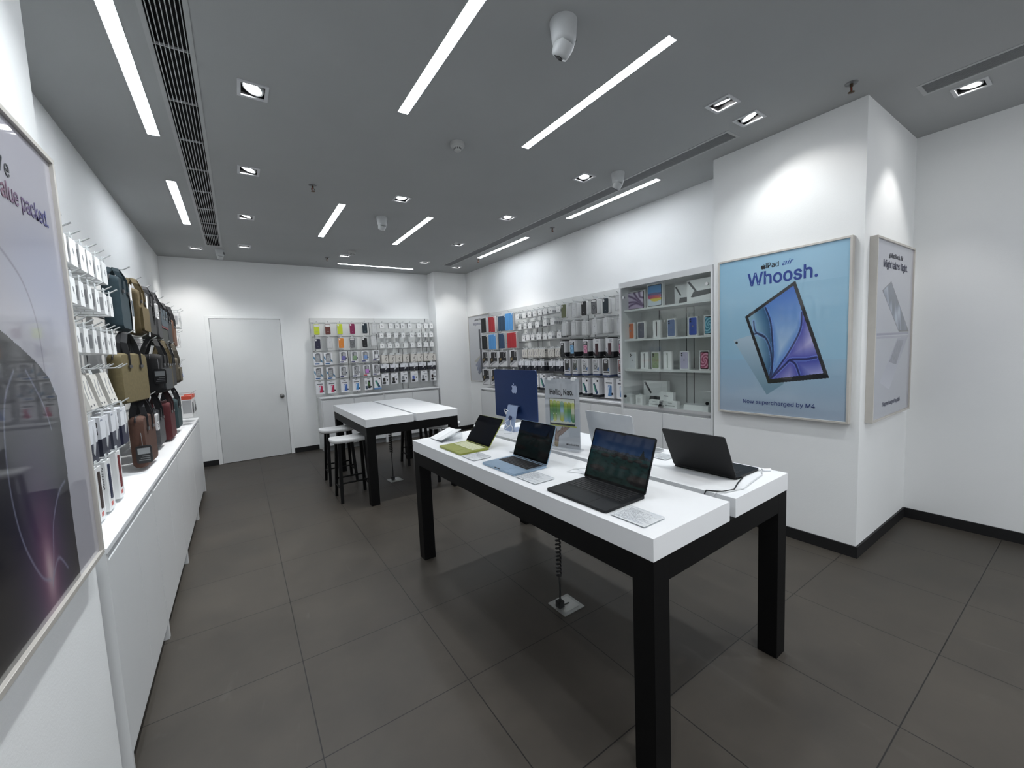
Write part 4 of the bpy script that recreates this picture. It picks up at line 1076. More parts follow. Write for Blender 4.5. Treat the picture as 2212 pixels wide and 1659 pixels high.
            m.box(-w / 2 - .0004, -.0008, -h, w / 2 + .0004, d + .0004, -h * .86, C(col, .4))
            m.box(w * .18, -.0008, -h * .2, w * .4, 0, -h * .1, K)
        elif style == 'holder':
            m.rr(-w * .34, -h * .72, -w * .02, -h * .40, .006, -.006, 0, 'y', C(col, .4), 3); m.rr(-w * .42, -h * .92, w * .04, -h * .76, .006, -.008, 0, 'y', K, 3)
            m.rr(w * .16, -h * .66, w * .34, -h * .52, .01, -.003, 0, 'y', K, 4); m.box(-w * .1, -.0008, -h * .3, w * .42, 0, -h * .25, C('777a80'))
        else:
            m.rr(-w * .3, -h * .7, w * .05, -h * .15, .006, -.006, 0, 'y', C(col, .4), 3)
        out.append((m, None, None))
    elif style in ('tall', 'tallmag', 'tallbrown', 'tallcard'):
        # retail case boxes of the right wall: white upper part, dark foot
        foot = .28 if style in ('tall', 'tallbrown', 'tallmag') else .10
        m.box(-w / 2, 0, -h * (1 - foot), w / 2, d, 0, C('cfd0d2', .4, grain=.01)); m.box(-w / 2, 0, -h, w / 2, d, -h * (1 - foot), C('14151b' if foot > .2 else '3c4a6c', .4))
        m.box(-.02, .001, 0, .02, d - .001, .012, K)
        if style == 'tallmag':
            m.rr(-w * .36, -h * .84, w * .36, -h * .08, .01, -.003, 0, 'y', K, 3); m.rr(-w * .30, -h * .82, w * .30, -h * .31, .006, -.0036, -.003, 'y', C(col, .35), 3)
            m.rr(-w * .28, -h * .26, w * .2, -h * .10, .008, -.0036, -.003, 'y', C('d0d1d4'), 3)
            for dx, dz in ((-.12, .14), (-.12, .22), (.08, .18)): m.rr(w * dx - .006, -h * dz - .006, w * dx + .006, -h * dz + .006, .006, -.0044, -.0036, 'y', K, 3)
            ring(m, 0, -h * .50, .024, .003, K, -.0045, 16); m.box(-.0015, -.0045, -h * .74, .0015, -.0036, -h * .64, K)
        elif style == 'tallbrown':
            m.rr(-w * .15, -h * .88, w * .22, -h * .25, .006, -.006, 0, 'y', C(col, .5), 3); m.prism([(-w * .42, -h * .55), (-w * .12, -h * .9), (-w * .12, -h * .75), (-w * .4, -h * .5)], -.004, 0, 'y', C('a9abb0'))
            rough_print(m, w * .0, -h * .2, w * .4, -h * .05, 3, C('777a80'))
        elif style == 'tall':
            m.rr(-w * .32, -h * .84, w * .30, -h * .10, .01, -.003, 0, 'y', C('2a2b2e', .4), 3); m.rr(-w * .2, -h * .24, w * .15, -h * .13, .008, -.0036, -.003, 'y', C('d0d1d4'), 3)
        else:
            m.rr(-w * .36, -h * .70, w * .34, -h * .07, .006, -.0028, 0, 'y', C(col, .4), 3); m.rr(-w * .22, -h * .27, w * .24, -h * .12, .006, -.0036, -.0028, 'y', C('c9cacc'), 3)
            for dx, dz in ((-.08, .15), (-.08, .22), (.08, .18)): m.rr(w * dx - .005, -h * dz - .005, w * dx + .005, -h * dz + .005, .005, -.0044, -.0036, 'y', K, 3)
            if col != '2c2c2c': ring(m, -.004, -h * .50, .022, .004, K, -.0045, 16)
            m.prism([(w * .2, -h * .66), (w * .45, -h * .72), (w * .45, -h * .5), (w * .34, -h * .54)], -.0038, 0, 'y', C('4a6a94')); m.box(-w * .36, -.0008, -h * .80, w * .4, 0, -h * .755, K)
        out.append((m, None, None))
    elif style == 'folio':
        m.rr(-w / 2, -h, w / 2, 0, .012, 0, d, 'y', CARD, 3); tabm(m, .04); out.append((m, None, None))
        c = MB(); cc = C(col, .6, grain=.03); n = 3; x0 = -w / 2 + .01; ww = (w - .02) / n
        for i in range(n): c.box(x0 + i * ww + .0012, -.007, -h + .012, x0 + (i + 1) * ww - .0012, -.0005, -.010, cc)
        c.box(x0, -.005, -h + .012, -x0, -.0005, -.010, cc); c.rr(w / 2 - .03, -.035, w / 2 - .014, -.014, .006, -.0078, -.007, 'y', CARD, 3)
        out.append((c, 'folio_cover', 0))
    elif style == 'kbbox':
        m.box(-w / 2, 0, -h, w / 2, d, 0, C('cdced0', .4, grain=.01)); tabm(m, .04)
        m.box(-w * .32, -.0008, -h * .62, w * .42, 0, -.012, K); m.prism([(-w * .48, -h * .96), (w * .45, -h * .62), (-w * .1, -h * .60)], -.0012, 0, 'y', C('9a9ca0'))
        m.prism([(-w * .44, -h * .42), (.0, -h * .30), (.0, -h * .62), (-w * .44, -h * .80)], -.0018, 0, 'y', C('232120')); m.prism([(-w * .3, -h * .48), (-w * .15, -h * .42), (-w * .15, -h * .56), (-w * .3, -h * .62)], -.0024, -.0018, 'y', C('8f7a4c'))
        outline(m, w * .14, -h * .40, w * .38, -h * .08, .004, C('d9dadb'), -.0020); m.box(-w / 2 - .0004, -.0006, -h * .995, w / 2 + .0004, d, -h * .97, K)
        out.append((m, None, None))
    elif style in ('phonebox', 'phoneside', 'tabbox', 'lapbox', 'padbox', 'flatbox'):
        pass
    _tpl[key] = [(q.mesh(n_ or 'pack_' + style), n_, p_) for q, n_, p_ in out]
    return _tpl[key]
def outline_s(m, a, b, y0, y1, z0, z1, col):
    for q in ((y0, z0, y1, z0 + .002), (y0, z1 - .002, y1, z1), (y0, z0, y0 + .002, z1), (y1 - .002, z0, y1, z1)): m.box(a, q[0], q[1], b, q[2], q[3], col)
def spawn(style, col, w, h, d, loc, rz, name, label, cat, group, rx=0):
    L = pack(style, col, w, h, d); objs = []
    for me, n_, p_ in L:
        o = bpy.data.objects.new(n_ or name, me); COL.objects.link(o)
        if p_ is not None: o.parent = objs[p_]
        objs.append(o)
    r_ = objs[0]; r_.location = loc; r_.rotation_euler = (rx, 0, rz); tag(r_, label, cat, group)
    return r_
def hang(D, a, dep, z, style, col, w, h, d, n, name, label, cat, group, hz=None, tilt=0, yaw=0, ln=None, pitch=None):
    """front item plus n-1 behind it on the same hook"""
    hook(D, a, (hz if hz is not None else z + .02), ln or dep + .03, 'white hook carrying the ' + label, 'hooks of the ' + group)
    pitch = pitch or d + .0025
    for i in range(n):
        if dep - i * pitch - d < .048: break
        j = (hsh(a * 13 + i, z) - .5) * .05 if i else 0
        spawn(style, col, w, h, d, D.w(a, dep - i * pitch, z), D.rz + yaw + j * .3, name, fit(label if i == 0 else 'stacked behind the front ' + label), cat, group + ('' if i == 0 else ', behind'), rx=tilt)
def ends(i, n, l='left', r='right'):
    if i == 0: return 'leftmost'
    if i == n - 1: return 'rightmost'
    return ORD[i] + ' from left'

# ------------------------------------------------------------------ products on the back wall display
BD = .231
def row(D, dep, rowname, wallname, name, cat, items, style, d, w=None, h=None, ztop=None, desc='', hz=None, tilt=0):
    """items: (a, z_top, width, height, colour, stack, description, style?, yaw?)"""
    n = len(items)
    for i, it in enumerate(items):
        a, zt, ww, hh, col, st, ds = it[:7]; sty = it[7] if len(it) > 7 and it[7] else style; yw = it[8] if len(it) > 8 else 0
        hang(D, a, dep, zt, sty, col, w or ww, h or hh, d, st, name, (ds or desc) + ', ' + ends(i, n) + ', ' + rowname + ', ' + wallname, cat, rowname + ' of ' + wallname, hz=hz, tilt=tilt, yaw=yw)
BW = 'back display'
row(BK, BD, 'top case row', BW, 'phone_case_pack', 'phone case', [
    (1.069, 2.043, 0, 0, 'b9c92c', 1, 'lime phone case pack with camera window', 'window'), (1.231, 2.043, 0, 0, '5a2a22', 1, 'brown phone case pack with camera window', 'window'),
    (1.414, 2.045, 0, 0, 'b7c62a', 2, 'lime phone case pack'), (1.606, 2.049, 0, 0, '7a1648', 2, 'magenta phone case pack'), (1.808, 2.055, 0, 0, '10232e', 2, 'dark teal phone case pack'),
    (1.968, 2.048, 0, 0, '', 2, 'clear phone case pack', 'clear')], 'case', .014, .090, .178)
row(BK, BD, 'second case row', BW, 'phone_case_pack', 'phone case', [
    (1.066, 1.810, 0, 0, '1c1d38', 2, 'navy phone case pack'), (1.246, 1.815, 0, 0, '', 2, 'clear phone case pack with camera window', 'clear'),
    (1.418, 1.813, 0, 0, 'd07f2c', 2, 'orange phone case pack'), (1.592, 1.814, 0, 0, '', 2, 'grey ring phone case pack', 'mag'), (1.791, 1.812, 0, 0, '131416', 2, 'black phone case pack'),
    (1.945, 1.830, 0, 0, '', 2, 'clear phone case pack', 'clear')], 'case', .014, .090, .170)
row(BK, BD, 'upper boxed case row', BW, 'boxed_phone_case', 'phone case', [
    (1.052, 1.586, .125, .198, '', 2, 'white box with blue bands and clear case'), (1.204, 1.582, .125, .198, '', 2, 'white box with blue bands and clear case'),
    (1.435, 1.587, .112, .190, '6b68a6', 2, 'boxed phone case with purple panel', 'winfill'), (1.609, 1.583, .112, .190, '7d9a76', 2, 'boxed phone case with green panel', 'winfill'),
    (1.782, 1.583, .112, .188, '7090c2', 2, 'boxed phone case with blue panel', 'winfill'), (1.964, 1.593, .112, .186, 'd4d6da', 2, 'boxed phone case with white panel', 'winfill')], 'bluewin', .022)
row(BK, BD, 'lower boxed case row', BW, 'boxed_phone_case', 'phone case', [
    (1.046, 1.355, .125, .200, '', 2, 'white box with blue bands and clear case'), (1.225, 1.348, .125, .200, '', 2, 'white box with blue bands and clear case'),
    (1.421, 1.345, .112, .184, '', 2, 'boxed ring phone case', 'winring'), (1.622, 1.347, .112, .190, '', 2, 'boxed ring phone case', 'winring'),
    (1.792, 1.349, .112, .192, 'b87ac4', 2, 'boxed pink purple phone case', 'winfill'), (1.950, 1.352, .118, .190, '', 2, 'boxed ring phone case', 'winring')], 'bluewin', .022)
row(BK, BD, 'bottom row left half', BW, 'boxed_phone_case', 'phone case', [
    (1.050, 1.134, .125, .208, 'b0204a', 2, 'white box with red phone case'), (1.223, 1.130, .125, .206, 'b0204a', 2, 'white box with red phone case'),
    (1.424, 1.130, .122, .206, '3f62a8', 2, 'white box with blue phone case'), (1.608, 1.128, .120, .202, '3f7fb8', 2, 'white box with lighter blue phone case'),
    (1.805, 1.130, .122, .205, '', 2, 'white box with black phone picture', 'darkphone'), (1.958, 1.136, .120, .215, '5a82b0', 2, 'white box with tilted green phone picture', 'greenphone')], 'redcase', .026)
def smallrow(nm, zt, xs_, hh, ww, dd, sty='small', col='', st=2, name='accessory_box', cat='accessory box', desc='small white accessory box'):
    row(BK, BD, nm, BW, name, cat, [(x, zt + .002 * i / 8, ww, hh, col, st, desc, None, (hsh(i, zt) - .5) * .35) for i, x in enumerate(xs_)], sty, dd)
smallrow('top small box row', 2.045, [2.097, 2.251, 2.362, 2.463, 2.594, 2.764, 2.898, 3.0], .087, .068, .028)
smallrow('second small box row', 1.877, [2.081, 2.208, 2.335, 2.462, 2.622, 2.762, 2.882, 2.99], .077, .070, .034)
smallrow('third small box row', 1.703, [2.08, 2.213, 2.343, 2.497, 2.624, 2.752, 2.879, 2.99], .080, .072, .040, st=1)
smallrow('beige box row', 1.504, [2.113, 2.239, 2.356, 2.485, 2.631, 2.751, 2.877, 2.992], .142, .112, .034, 'beige', st=3, desc='beige cable box')
smallrow('black and white box row', 1.343, [2.103, 2.266, 2.447, 2.62, 2.785, 2.962], .136, .146, .040, 'adapter', '191b26', st=2, desc='black and white charger box')
row(BK, BD, 'bottom row right half', BW, 'holder_pack', 'phone holder', [
    (2.095, 1.188, .118, .198, '1a1716', 2, 'white pack with black holder'), (2.26, 1.184, .118, .192, '1c1d14', 2, 'white pack with black holder'), (2.433, 1.197, .120, .196, '7d8288', 2, 'white pack with silver holder'),
    (2.623, 1.194, .124, .195, '5a6ab0', 2, 'white pack with blue holder'), (2.808, 1.188, .122, .194, '83888c', 2, 'white pack with silver holder'), (2.985, 1.189, .110, .194, '241012', 2, 'white pack with dark red holder')], 'holder', .024)

# ------------------------------------------------------------------ products on the right wall display (a = -y)
RD = .236; RWN = 'right display'
def rrow(nm, items, sty, d, name, cat, **kw):
    row(RT, RD, nm, RWN, name, cat, [(-y,) + tuple(r_) for y, *r_ in items], sty, d, **kw)
rrow('top folio row', [(5.99, 2.058, .175, .262, '17181b', 2, 'black folio cover pack'), (5.725, 2.057, .205, .268, 'a3262e', 2, 'red folio cover pack'), (5.415, 2.044, .185, .254, '2c4358', 1, 'navy folio cover pack', None, .25), (5.215, 2.065, .225, .278, '4f8fc8', 3, 'light blue folio cover pack')],
     'folio', .012, 'folio_cover_pack', 'tablet cover')
rrow('lower folio row', [(5.98, 1.768, .19, .255, '17181b', 2, 'black folio cover pack'), (5.73, 1.773, .235, .265, '4f8fc8', 2, 'light blue folio cover pack'), (5.44, 1.774, .175, .256, '27425f', 2, 'navy folio cover pack'), (5.16, 1.769, .255, .25, 'a3262e', 3, 'red folio cover pack')],
     'folio', .012, 'folio_cover_pack', 'tablet cover')
rrow('upper screen box row', [(5.99, 1.492, .195, .265, '', 3, 'dark screen picture box'), (5.715, 1.486, .25, .258, '', 3, 'dark screen picture box'), (5.445, 1.486, .26, .25, '', 3, 'dark screen picture box'), (5.135, 1.496, .205, .262, '', 3, 'dark screen picture box')],
     'kbbox', .035, 'tablet_keyboard_box', 'keyboard box')
rrow('lower screen box row', [(5.985, 1.194, .24, .27, '', 3, 'dark screen picture box'), (5.70, 1.194, .25, .27, '', 3, 'dark screen picture box'), (5.43, 1.194, .25, .27, '', 3, 'dark screen picture box'), (5.15, 1.194, .23, .27, '', 3, 'dark screen picture box')],
     'kbbox', .035, 'tablet_keyboard_box', 'keyboard box')
rrow('top small box row', [(y, 2.02 + .002 * i, .082, .072, '', 4, 'small white accessory box') for i, y in enumerate([4.993, 4.816, 4.689, 4.56, 4.447, 4.335, 4.221, 4.06])], 'small', .032, 'accessory_box', 'accessory box')
rrow('second small box row', [(y, z, .080, .078, '', 4, 'small white accessory box', None, (hsh(y, 2) - .5) * .2) for y, z in [(4.938, 1.869), (4.804, 1.869), (4.689, 1.870), (4.522, 1.872), (4.35, 1.883), (4.191, 1.889)]], 'small', .034, 'accessory_box', 'accessory box')
rrow('third small box row', [(y, z, .086, .078, '', 3, 'small white accessory box', None, (hsh(y, 3) - .5) * .2) for y, z in [(4.857, 1.698), (4.744, 1.703), (4.634, 1.702), (4.495, 1.704), (4.36, 1.70), (4.246, 1.705), (4.06, 1.704)]], 'small', .040, 'accessory_box', 'accessory box')
rrow('beige box row', [(y, 1.494, w_, .115, '', 4, 'beige cable box') for y, w_ in [(4.84, .13), (4.70, .12), (4.57, .125), (4.43, .12), (4.24, .13), (4.09, .12)]], 'cablebox', .036, 'accessory_box', 'accessory box')
rrow('black and white box row', [(y, 1.33, .14, .138, '191b26', 4, 'black and white charger box') for y in (4.944, 4.78, 4.62, 4.465, 4.228, 4.075)], 'adapter', .040, 'accessory_box', 'accessory box')
rrow('bottom row', [(4.93, 1.15, .11, .225, '1b1d24', 4, 'black footed phone picture box'), (4.75, 1.15, .11, .225, '1b1d24', 4, 'black footed phone picture box'), (4.59, 1.154, .11, .225, '1b1d24', 4, 'black footed phone picture box'), (4.44, 1.156, .12, .23, '1b1d24', 5, 'black footed phone picture box'), (4.22, 1.13, .11, .22, '1b1d24', 4, 'black footed phone picture box'),
                    (4.03, 1.12, .11, .22, '1b1d24', 4, 'black footed phone picture box'), (3.80, 1.12, .11, .22, '1b1d24', 4, 'black footed phone picture box'), (3.605, 1.122, .105, .22, '1b1d24', 5, 'black footed phone picture box'), (3.43, 1.126, .10, .228, '1b1d24', 6, 'black footed phone picture box'),
                    (3.222, 1.133, .135, .230, '5a82b0', 5, 'white box with blue phone picture', 'redcase'), (3.05, 1.127, .12, .222, '5a82b0', 4, 'white box with blue phone picture', 'redcase')], 'greenphone', .028, 'boxed_phone_case', 'phone case')
rrow('top case row', [(3.952, 2.049, 0, 0, '5c6244', 2, 'olive phone case pack'), (3.76, 2.041, 0, 0, '', 5, 'clear phone case pack', 'clear'), (3.589, 2.046, 0, 0, '17181b', 2, 'black phone case pack'), (3.423, 2.047, 0, 0, '', 4, 'grey ring phone case pack', 'mag'),
                      (3.243, 2.036, 0, 0, '12242e', 3, 'dark teal phone case pack'), (3.06, 2.049, 0, 0, '', 2, 'clear phone case pack', 'clear')], 'case', .014, 'phone_case_pack', 'phone case', w=.094, h=.176)
rrow('second case row', [(3.955, 1.826, 0, 0, '', 7, 'clear phone case pack'), (3.78, 1.817, 0, 0, '', 7, 'clear phone case pack'), (3.595, 1.806, 0, 0, '', 4, 'clear phone case pack'), (3.42, 1.813, 0, 0, '', 7, 'clear phone case pack'),
                         (3.25, 1.814, 0, 0, '', 5, 'clear phone case pack'), (3.04, 1.80, 0, 0, '', 2, 'clear phone case pack')], 'clear', .014, 'phone_case_pack', 'phone case', w=.094, h=.176)
rrow('upper tall box row', [(4.0, 1.582, .095, .200, '', 5, 'tall box with black phone case', 'tall'), (3.817, 1.586, .100, .200, '7fb2d8', 7, 'tall box with light blue ring case', 'tallmag'), (3.58, 1.580, .095, .194, 'd08aa6', 5, 'tall box with pink ring case', 'tallmag'),
                            (3.40, 1.585, .115, .208, '3a1a22', 5, 'tall box with maroon phone case', 'tallbrown'), (3.20, 1.584, .115, .210, '3a1a22', 5, 'tall box with maroon phone case', 'tallbrown'), (3.03, 1.570, .095, .195, 'd08aa6', 3, 'tall box with pink ring case', 'tallmag')], 'tall', .022, 'boxed_phone_case', 'phone case')
rrow('lower tall box row', [(3.923, 1.360, .108, .216, '2c2c2c', 5, 'tall white box with dark case'), (3.775, 1.359, .09, .212, '5c605c', 5, 'tall white box with ring case'), (3.605, 1.358, .105, .204, 'a8aaac', 6, 'tall white box with ring case'),
                            (3.42, 1.357, .105, .200, '9fa1a3', 6, 'tall white box with ring case'), (3.26, 1.360, .107, .212, '2c2c2c', 7, 'tall white box with dark case'), (3.04, 1.351, .095, .204, '8a6a6a', 3, 'tall white box with faded case')], 'tallcard', .022, 'boxed_phone_case', 'phone case')

# ------------------------------------------------------------------ small boxes on the left wall display (a = y)
LWN = 'left display'
def lrow(nm, dep, items, sty, d, name='accessory_box', cat='accessory box', **kw):
    row(LF, dep, nm, LWN, name, cat, items, sty, d, **kw)
lrow('top white box row', .245, [(y, 2.05, .088, .112, '', 4, 'white accessory box') for y in (2.28, 2.39, 2.51, 2.64, 2.75, 2.88, 3.005)], 'small', .036, hz=2.072)
lrow('second white box row', .255, [(y, 1.872, .062, .105, '', 3, 'slim white accessory box') for y in (2.40, 2.51, 2.63, 2.745, 2.89, 3.0)], 'small', .042, hz=1.892)
lrow('third white box row', .250, [(y, 1.672, .060, .105, '', 3, 'slim white accessory box') for y in (2.30, 2.40, 2.515, 2.65, 2.775, 2.89, 2.995)], 'small', .040, hz=1.694)
lrow('tilted cable box row', .230, [(2.46, 1.47, .10, .15, '', 1, 'tilted white cable box'), (2.62, 1.47, .10, .15, '', 1, 'tilted white cable box'), (2.80, 1.475, .13, .155, '', 2, 'tilted white cable box')], 'cablebox', .06, hz=1.497, tilt=R(-12))
for i, y in enumerate((2.33, 2.54, 2.71, 2.9, 3.0)): hook(LF, y, 1.497, .29, 'bare white hook, ' + ORD[i] + ' from left above the navy boxes', 'bare hooks above the navy boxes')
lrow('navy and white box row', .262, [(2.36, 1.28, .14, .20, '1f2233', 3, 'large navy and white charger box'), (2.56, 1.28, .14, .20, '1f2233', 2, 'large navy and white charger box'), (2.74, 1.285, .13, .20, '3b3e4c', 1, 'large navy and white charger box'), (2.93, 1.285, .13, .19, '1b1e38', 2, 'large navy and white charger box')], 'adapter', .05, hz=1.315)
lrow('tall white box row', .285, [(2.27, 1.10, .09, .215, '3a2e2a', 2, 'tall slim white box with dark band'), (2.42, 1.10, .09, .215, '1c2440', 2, 'tall slim white box with navy band'), (2.60, 1.105, .09, .215, '6a1f22', 2, 'tall slim white box with dark red band')], 'slim', .055, hz=1.115)
s_ = text('SLIMPRO', .022, FL('2a2c30'), None, LF.w(2.372, .262, 1.03), rot=(R(90), R(90), 0)); s_.name = 'lettering'
_ob = [o for o in bpy.data.objects if o.name.startswith('accessory_box') and str(o.get('label', '')).startswith('tall slim white box with navy band')][0]
bpy.context.view_layer.update(); mw = s_.matrix_world.copy(); s_.parent = _ob; s_.matrix_parent_inverse = _ob.matrix_world.inverted()
lrow('far upper corner row', .30, [(5.62, 2.04, .10, .15, '', 2, 'black accessory pack with red top'), (5.80, 2.03, .10, .14, '', 2, 'black accessory pack with red top')], 'small', .03, hz=2.072)
lrow('far middle row', .28, [(5.55, 1.80, .10, .12, '', 2, 'grey and white accessory box'), (5.75, 1.80, .10, .12, '', 2, 'grey and white accessory box')], 'small', .04, hz=1.845)
lrow('far blue box row', .29, [(5.33, 1.50, .09, .14, '2f5fa8', 1, 'blue and white accessory box'), (5.52, 1.50, .09, .14, '2f5fa8', 1, 'blue and white accessory box')], 'adapter', .05, hz=1.53)
def bag(y, dep, z, rz, w, h, t, col, hh, label, handle=None, pocket=None, tagc=None, band=None, straps=True, two=None, sidetag=None):
    """laptop bag, top centre of its broad face at the origin, broad face facing -y, hanging by two handles hh tall"""
    r_ = empty('laptop_bag', LF.w(y, dep, z), LF.rz + rz, label=label, cat='bag', group='laptop bags on the left wall')
    F = C(col, .8, grain=.12, scale=60); Hc = C(handle or col, .7, grain=.1, scale=60)
    m = MB(); n = 5; prof = rrect(-w / 2, -h, w / 2, 0, .035, 5); cx, cz = 0, -h / 2
    rings = [(.90, 0.0), (.97, .012), (1, .03), (1, t - .03), (.97, t - .012), (.90, t)] if t > .06 else [(.93, 0), (1, .015), (1, t - .015), (.93, t)]
    vs = [((p[0] - cx) * s_ + cx, yy, (p[1] - cz) * (1 - (1 - s_) * .8) + cz) for s_, yy in rings for p in prof]; k_ = len(prof)
    m.add(vs, [(i * k_ + j, i * k_ + (j + 1) % k_, (i + 1) * k_ + (j + 1) % k_, (i + 1) * k_ + j) for i in range(len(rings) - 1) for j in range(k_)], F, True)
    m.add(vs, [tuple(range(k_ - 1, -1, -1)), tuple(range(len(vs) - k_, len(vs)))], F)
    m.build('body', r_)
    zp = MB(); q = [(p[0] * 1.002, p[1] * 1.002) for p in prof[3:-3]]
    zp.tube([(p[0] * 1.003, t * .5, (p[1] - cz) * 1.003 + cz) for p in prof[6:18]], .004, C('15151a', .5), 5); zp.build('zipper', r_)
    if two: MB().box(-w / 2 + .008, -.004, -h * .55, w / 2 - .008, .004, -h * .50, C(two, .8)).build('trim', r_)
    if two: MB().rr(-w / 2 + .006, -h * .5, w / 2 - .006, -.012, .02, -.005, .006, 'y', C('39444c', .8, grain=.1, scale=60), 3).build('upper_panel', r_)
    if pocket: MB().rr(-w * .42, -h * .92, w * .42, -h * .38, .02, -.014, .008, 'y', C(pocket, .8, grain=.1, scale=60), 4).build('front_pocket', r_, bevel=.004)
    if straps:
        for yy in (.012, t - .012):
            a = MB(); sx = w * .2
            pts = [(-sx, yy - .006, -h * .28), (-sx, yy - .006, 0), (-sx * .9, t / 2 + (yy - t / 2) * .8, hh * .5), (-sx * .35, t / 2 + (yy - t / 2) * .4, hh * .93), (0, t / 2 + (yy - t / 2) * .3, hh), (sx * .35, t / 2 + (yy - t / 2) * .4, hh * .93), (sx * .9, t / 2 + (yy - t / 2) * .8, hh * .5), (sx, yy - .006, 0), (sx, yy - .006, -h * .28)]
            if yy > .02: pts = [(p[0], min(p[1] + .014, t + .004) if p[2] <= 0 else p[1], p[2]) for p in pts]
            a.strap(pts, .030, .005, Hc, side=(0, 1, 0) if False else (0, .96, .28)); a.build('handle', r_)
        bk_ = MB()
        for s_ in (-1, 1): bk_.box(s_ * w * .2 - .018, -.009, -h * .30, s_ * w * .2 + .018, -.002, -h * .24, C('5a5a5c', .3, .7))
        bk_.build('buckle', r_)
    if band:  # long paper sleeve over the edge
        b_ = MB(); b_.strap([(w / 2 - .05, -.012, -.02), (w / 2 - .035, -.008, -h * .3), (w / 2 - .03, -.008, -h * .7), (w / 2 - .03, -.004, -h - .004)], .048, .002, C('e4e5e6', .5), side=(1, 0, 0))
        b_.box(w / 2 - .05, -.0115, -h * .68, w / 2 - .012, -.0095, -h * .38, C('55606a')); b_.build('paper_sleeve', r_)
    if sidetag:  # loop tag hanging off the near end of the bag
        g = MB(); X = -w / 2 - .012; z1 = sidetag[0]; K_ = C(sidetag[1], .4)
        g.prism([(p[0], p[1]) for p in rrect(-.030, z1 - .105, .042, z1, .012, 3)], X - .006, X, 'x', K_)
        g.box(X - .0068, -.022, z1 - .050, X - .006, .034, z1 - .014, C('85888a'))
        for k_ in range(3): g.box(X - .0066, -.020, z1 - .065 - .012 * k_, X - .006, .015 + .008 * k_, z1 - .060 - .012 * k_, C('6a6c6e'))
        g.tube([(X - .003, .01, z1 - .002), (X + .006, .012, z1 + .05), (X + .010, .014, z1 + .075)], .0015, C('77777a')); g.build('hang_tag', r_)
    if tagc:
        g = MB(); g.rr(tagc[0] - .045, tagc[1] - .115, tagc[0] + .045, tagc[1], .012, -.026, -.016, 'y', C(tagc[2], .4), 3)
        g.box(tagc[0] - .034, -.0265, tagc[1] - .055, tagc[0] + .034, -.026, tagc[1] - .012, C('8f9294')); rough_print(g, tagc[0] - .03, tagc[1] - .10, tagc[0] + .03, tagc[1] - .062, 3, C('6a6c6e'), -.0268)
        g.tube([(tagc[0], -.02, tagc[1]), (tagc[0], -.012, tagc[1] + .07)], .0015, C('77777a')); g.build('hang_tag', r_)
    return r_
UP, MD, LO = 2.072, 1.692, 1.30
BAGS = [
 (3.31, 0.265, 2.02, 0, .29, .31, .075, '1d3139', UP, 'dark teal laptop bag with long white paper sleeve in the upper bag row', dict(band=True)),
 (3.66, 0.290, 2.0, 0, .29, .295, .085, '53472a', UP, 'olive brown laptop bag with zipped pocket in the upper bag row', dict(pocket='564a2c', band=True)),
 (4.01, 0.290, 2.02, 0, .30, .30, .07, '2d2e2f', UP, 'charcoal laptop bag with white hanging card in the upper bag row', dict(handle='26272a', tagc=(.06, -.06, 'd8d9da'))),
 (4.30, 0.295, 2.01, 0, .20, .30, .06, '323336', UP, 'charcoal laptop bag behind the white carded one in the upper bag row', dict(handle='17181b')),
 (4.64, 0.285, 1.985, 0, .38, .315, .13, '2e312e', UP, 'two tone grey and dark red backpack in the upper bag row', dict(handle='17181b', two='5a2a2c')),
 (5.03, 0.280, 1.97, 0, .30, .28, .10, '272a2d', UP, 'dark grey bag between the two tone backpack and the brown one', dict(handle='17181b')),
 (5.33, 0.285, 1.945, 0, .22, .27, .08, '5a3e2e', UP, 'reddish brown bag at the far end of the upper bag row', dict(handle='17181b')),
 (3.225, 0.285, 1.575, -10.5, .355, .285, .06, '5c5235', MD, 'large olive tote bag with black handles in the middle bag row', dict(handle='17181b')),
 (3.62, 0.228, 1.57, 0, .26, .26, .08, '151c25', MD, 'dark navy bag mostly hidden behind the large olive tote', dict(handle='17181b')),
 (4.0, 0.333, 1.58, -4, .28, .285, .12, '141517', MD, 'black and grey backpack with black hang tag in the middle bag row', dict(pocket='393c3f', sidetag=(-.11, '151618'))),
 (4.36, 0.323, 1.575, 0, .24, .28, .09, '463c22', MD, 'olive backpack between the black ones in the middle bag row', {}),
 (4.71, 0.308, 1.575, 0, .26, .27, .10, '1a1b1d', MD, 'black backpack at the far side of the middle bag row', {}),
 (5.04, 0.313, 1.565, 0, .18, .245, .08, '534d42', MD, 'tan bag with dark base at the far end of the middle bag row', dict(pocket='565043')),
 (3.37, 0.297, 1.20, -2, .33, .31, .068, '472d22', LO, 'brown leather laptop bag with black hang tag in the lower bag row', dict(handle='15151a', sidetag=(-.17, '121214'))),
 (3.69, 0.262, 1.19, 0, .26, .28, .09, '461822', LO, 'maroon laptop bag with white hanging card in the lower bag row', dict(handle='15151a', tagc=(.06, -.03, 'd8d9da'))),
 (4.03, 0.272, 1.175, 0, .28, .275, .10, '424346', LO, 'grey and dusty red laptop bag in the lower bag row', dict(handle='15151a')),
 (4.42, 0.297, 1.195, 0, .30, .31, .12, '471118', LO, 'dark red laptop bag in the lower bag row', dict(handle='22090d')),
 (4.84, 0.302, 1.187, 0, .30, .27, .11, '213539', LO, 'teal quilted bag at the far end of the lower bag row', dict(handle='15151a'))]
for y, dep, z, rz, w, h, t_, col, hz, lab, kw in BAGS:
    bag(y, dep, z, R(rz), w, h, t_, col, hz - z + .004, lab, **kw)
    hook(LF, y + math.sin(R(rz)) * -t_ / 2, hz, .30, 'white hook carrying the ' + lab, 'hooks of the laptop bags')
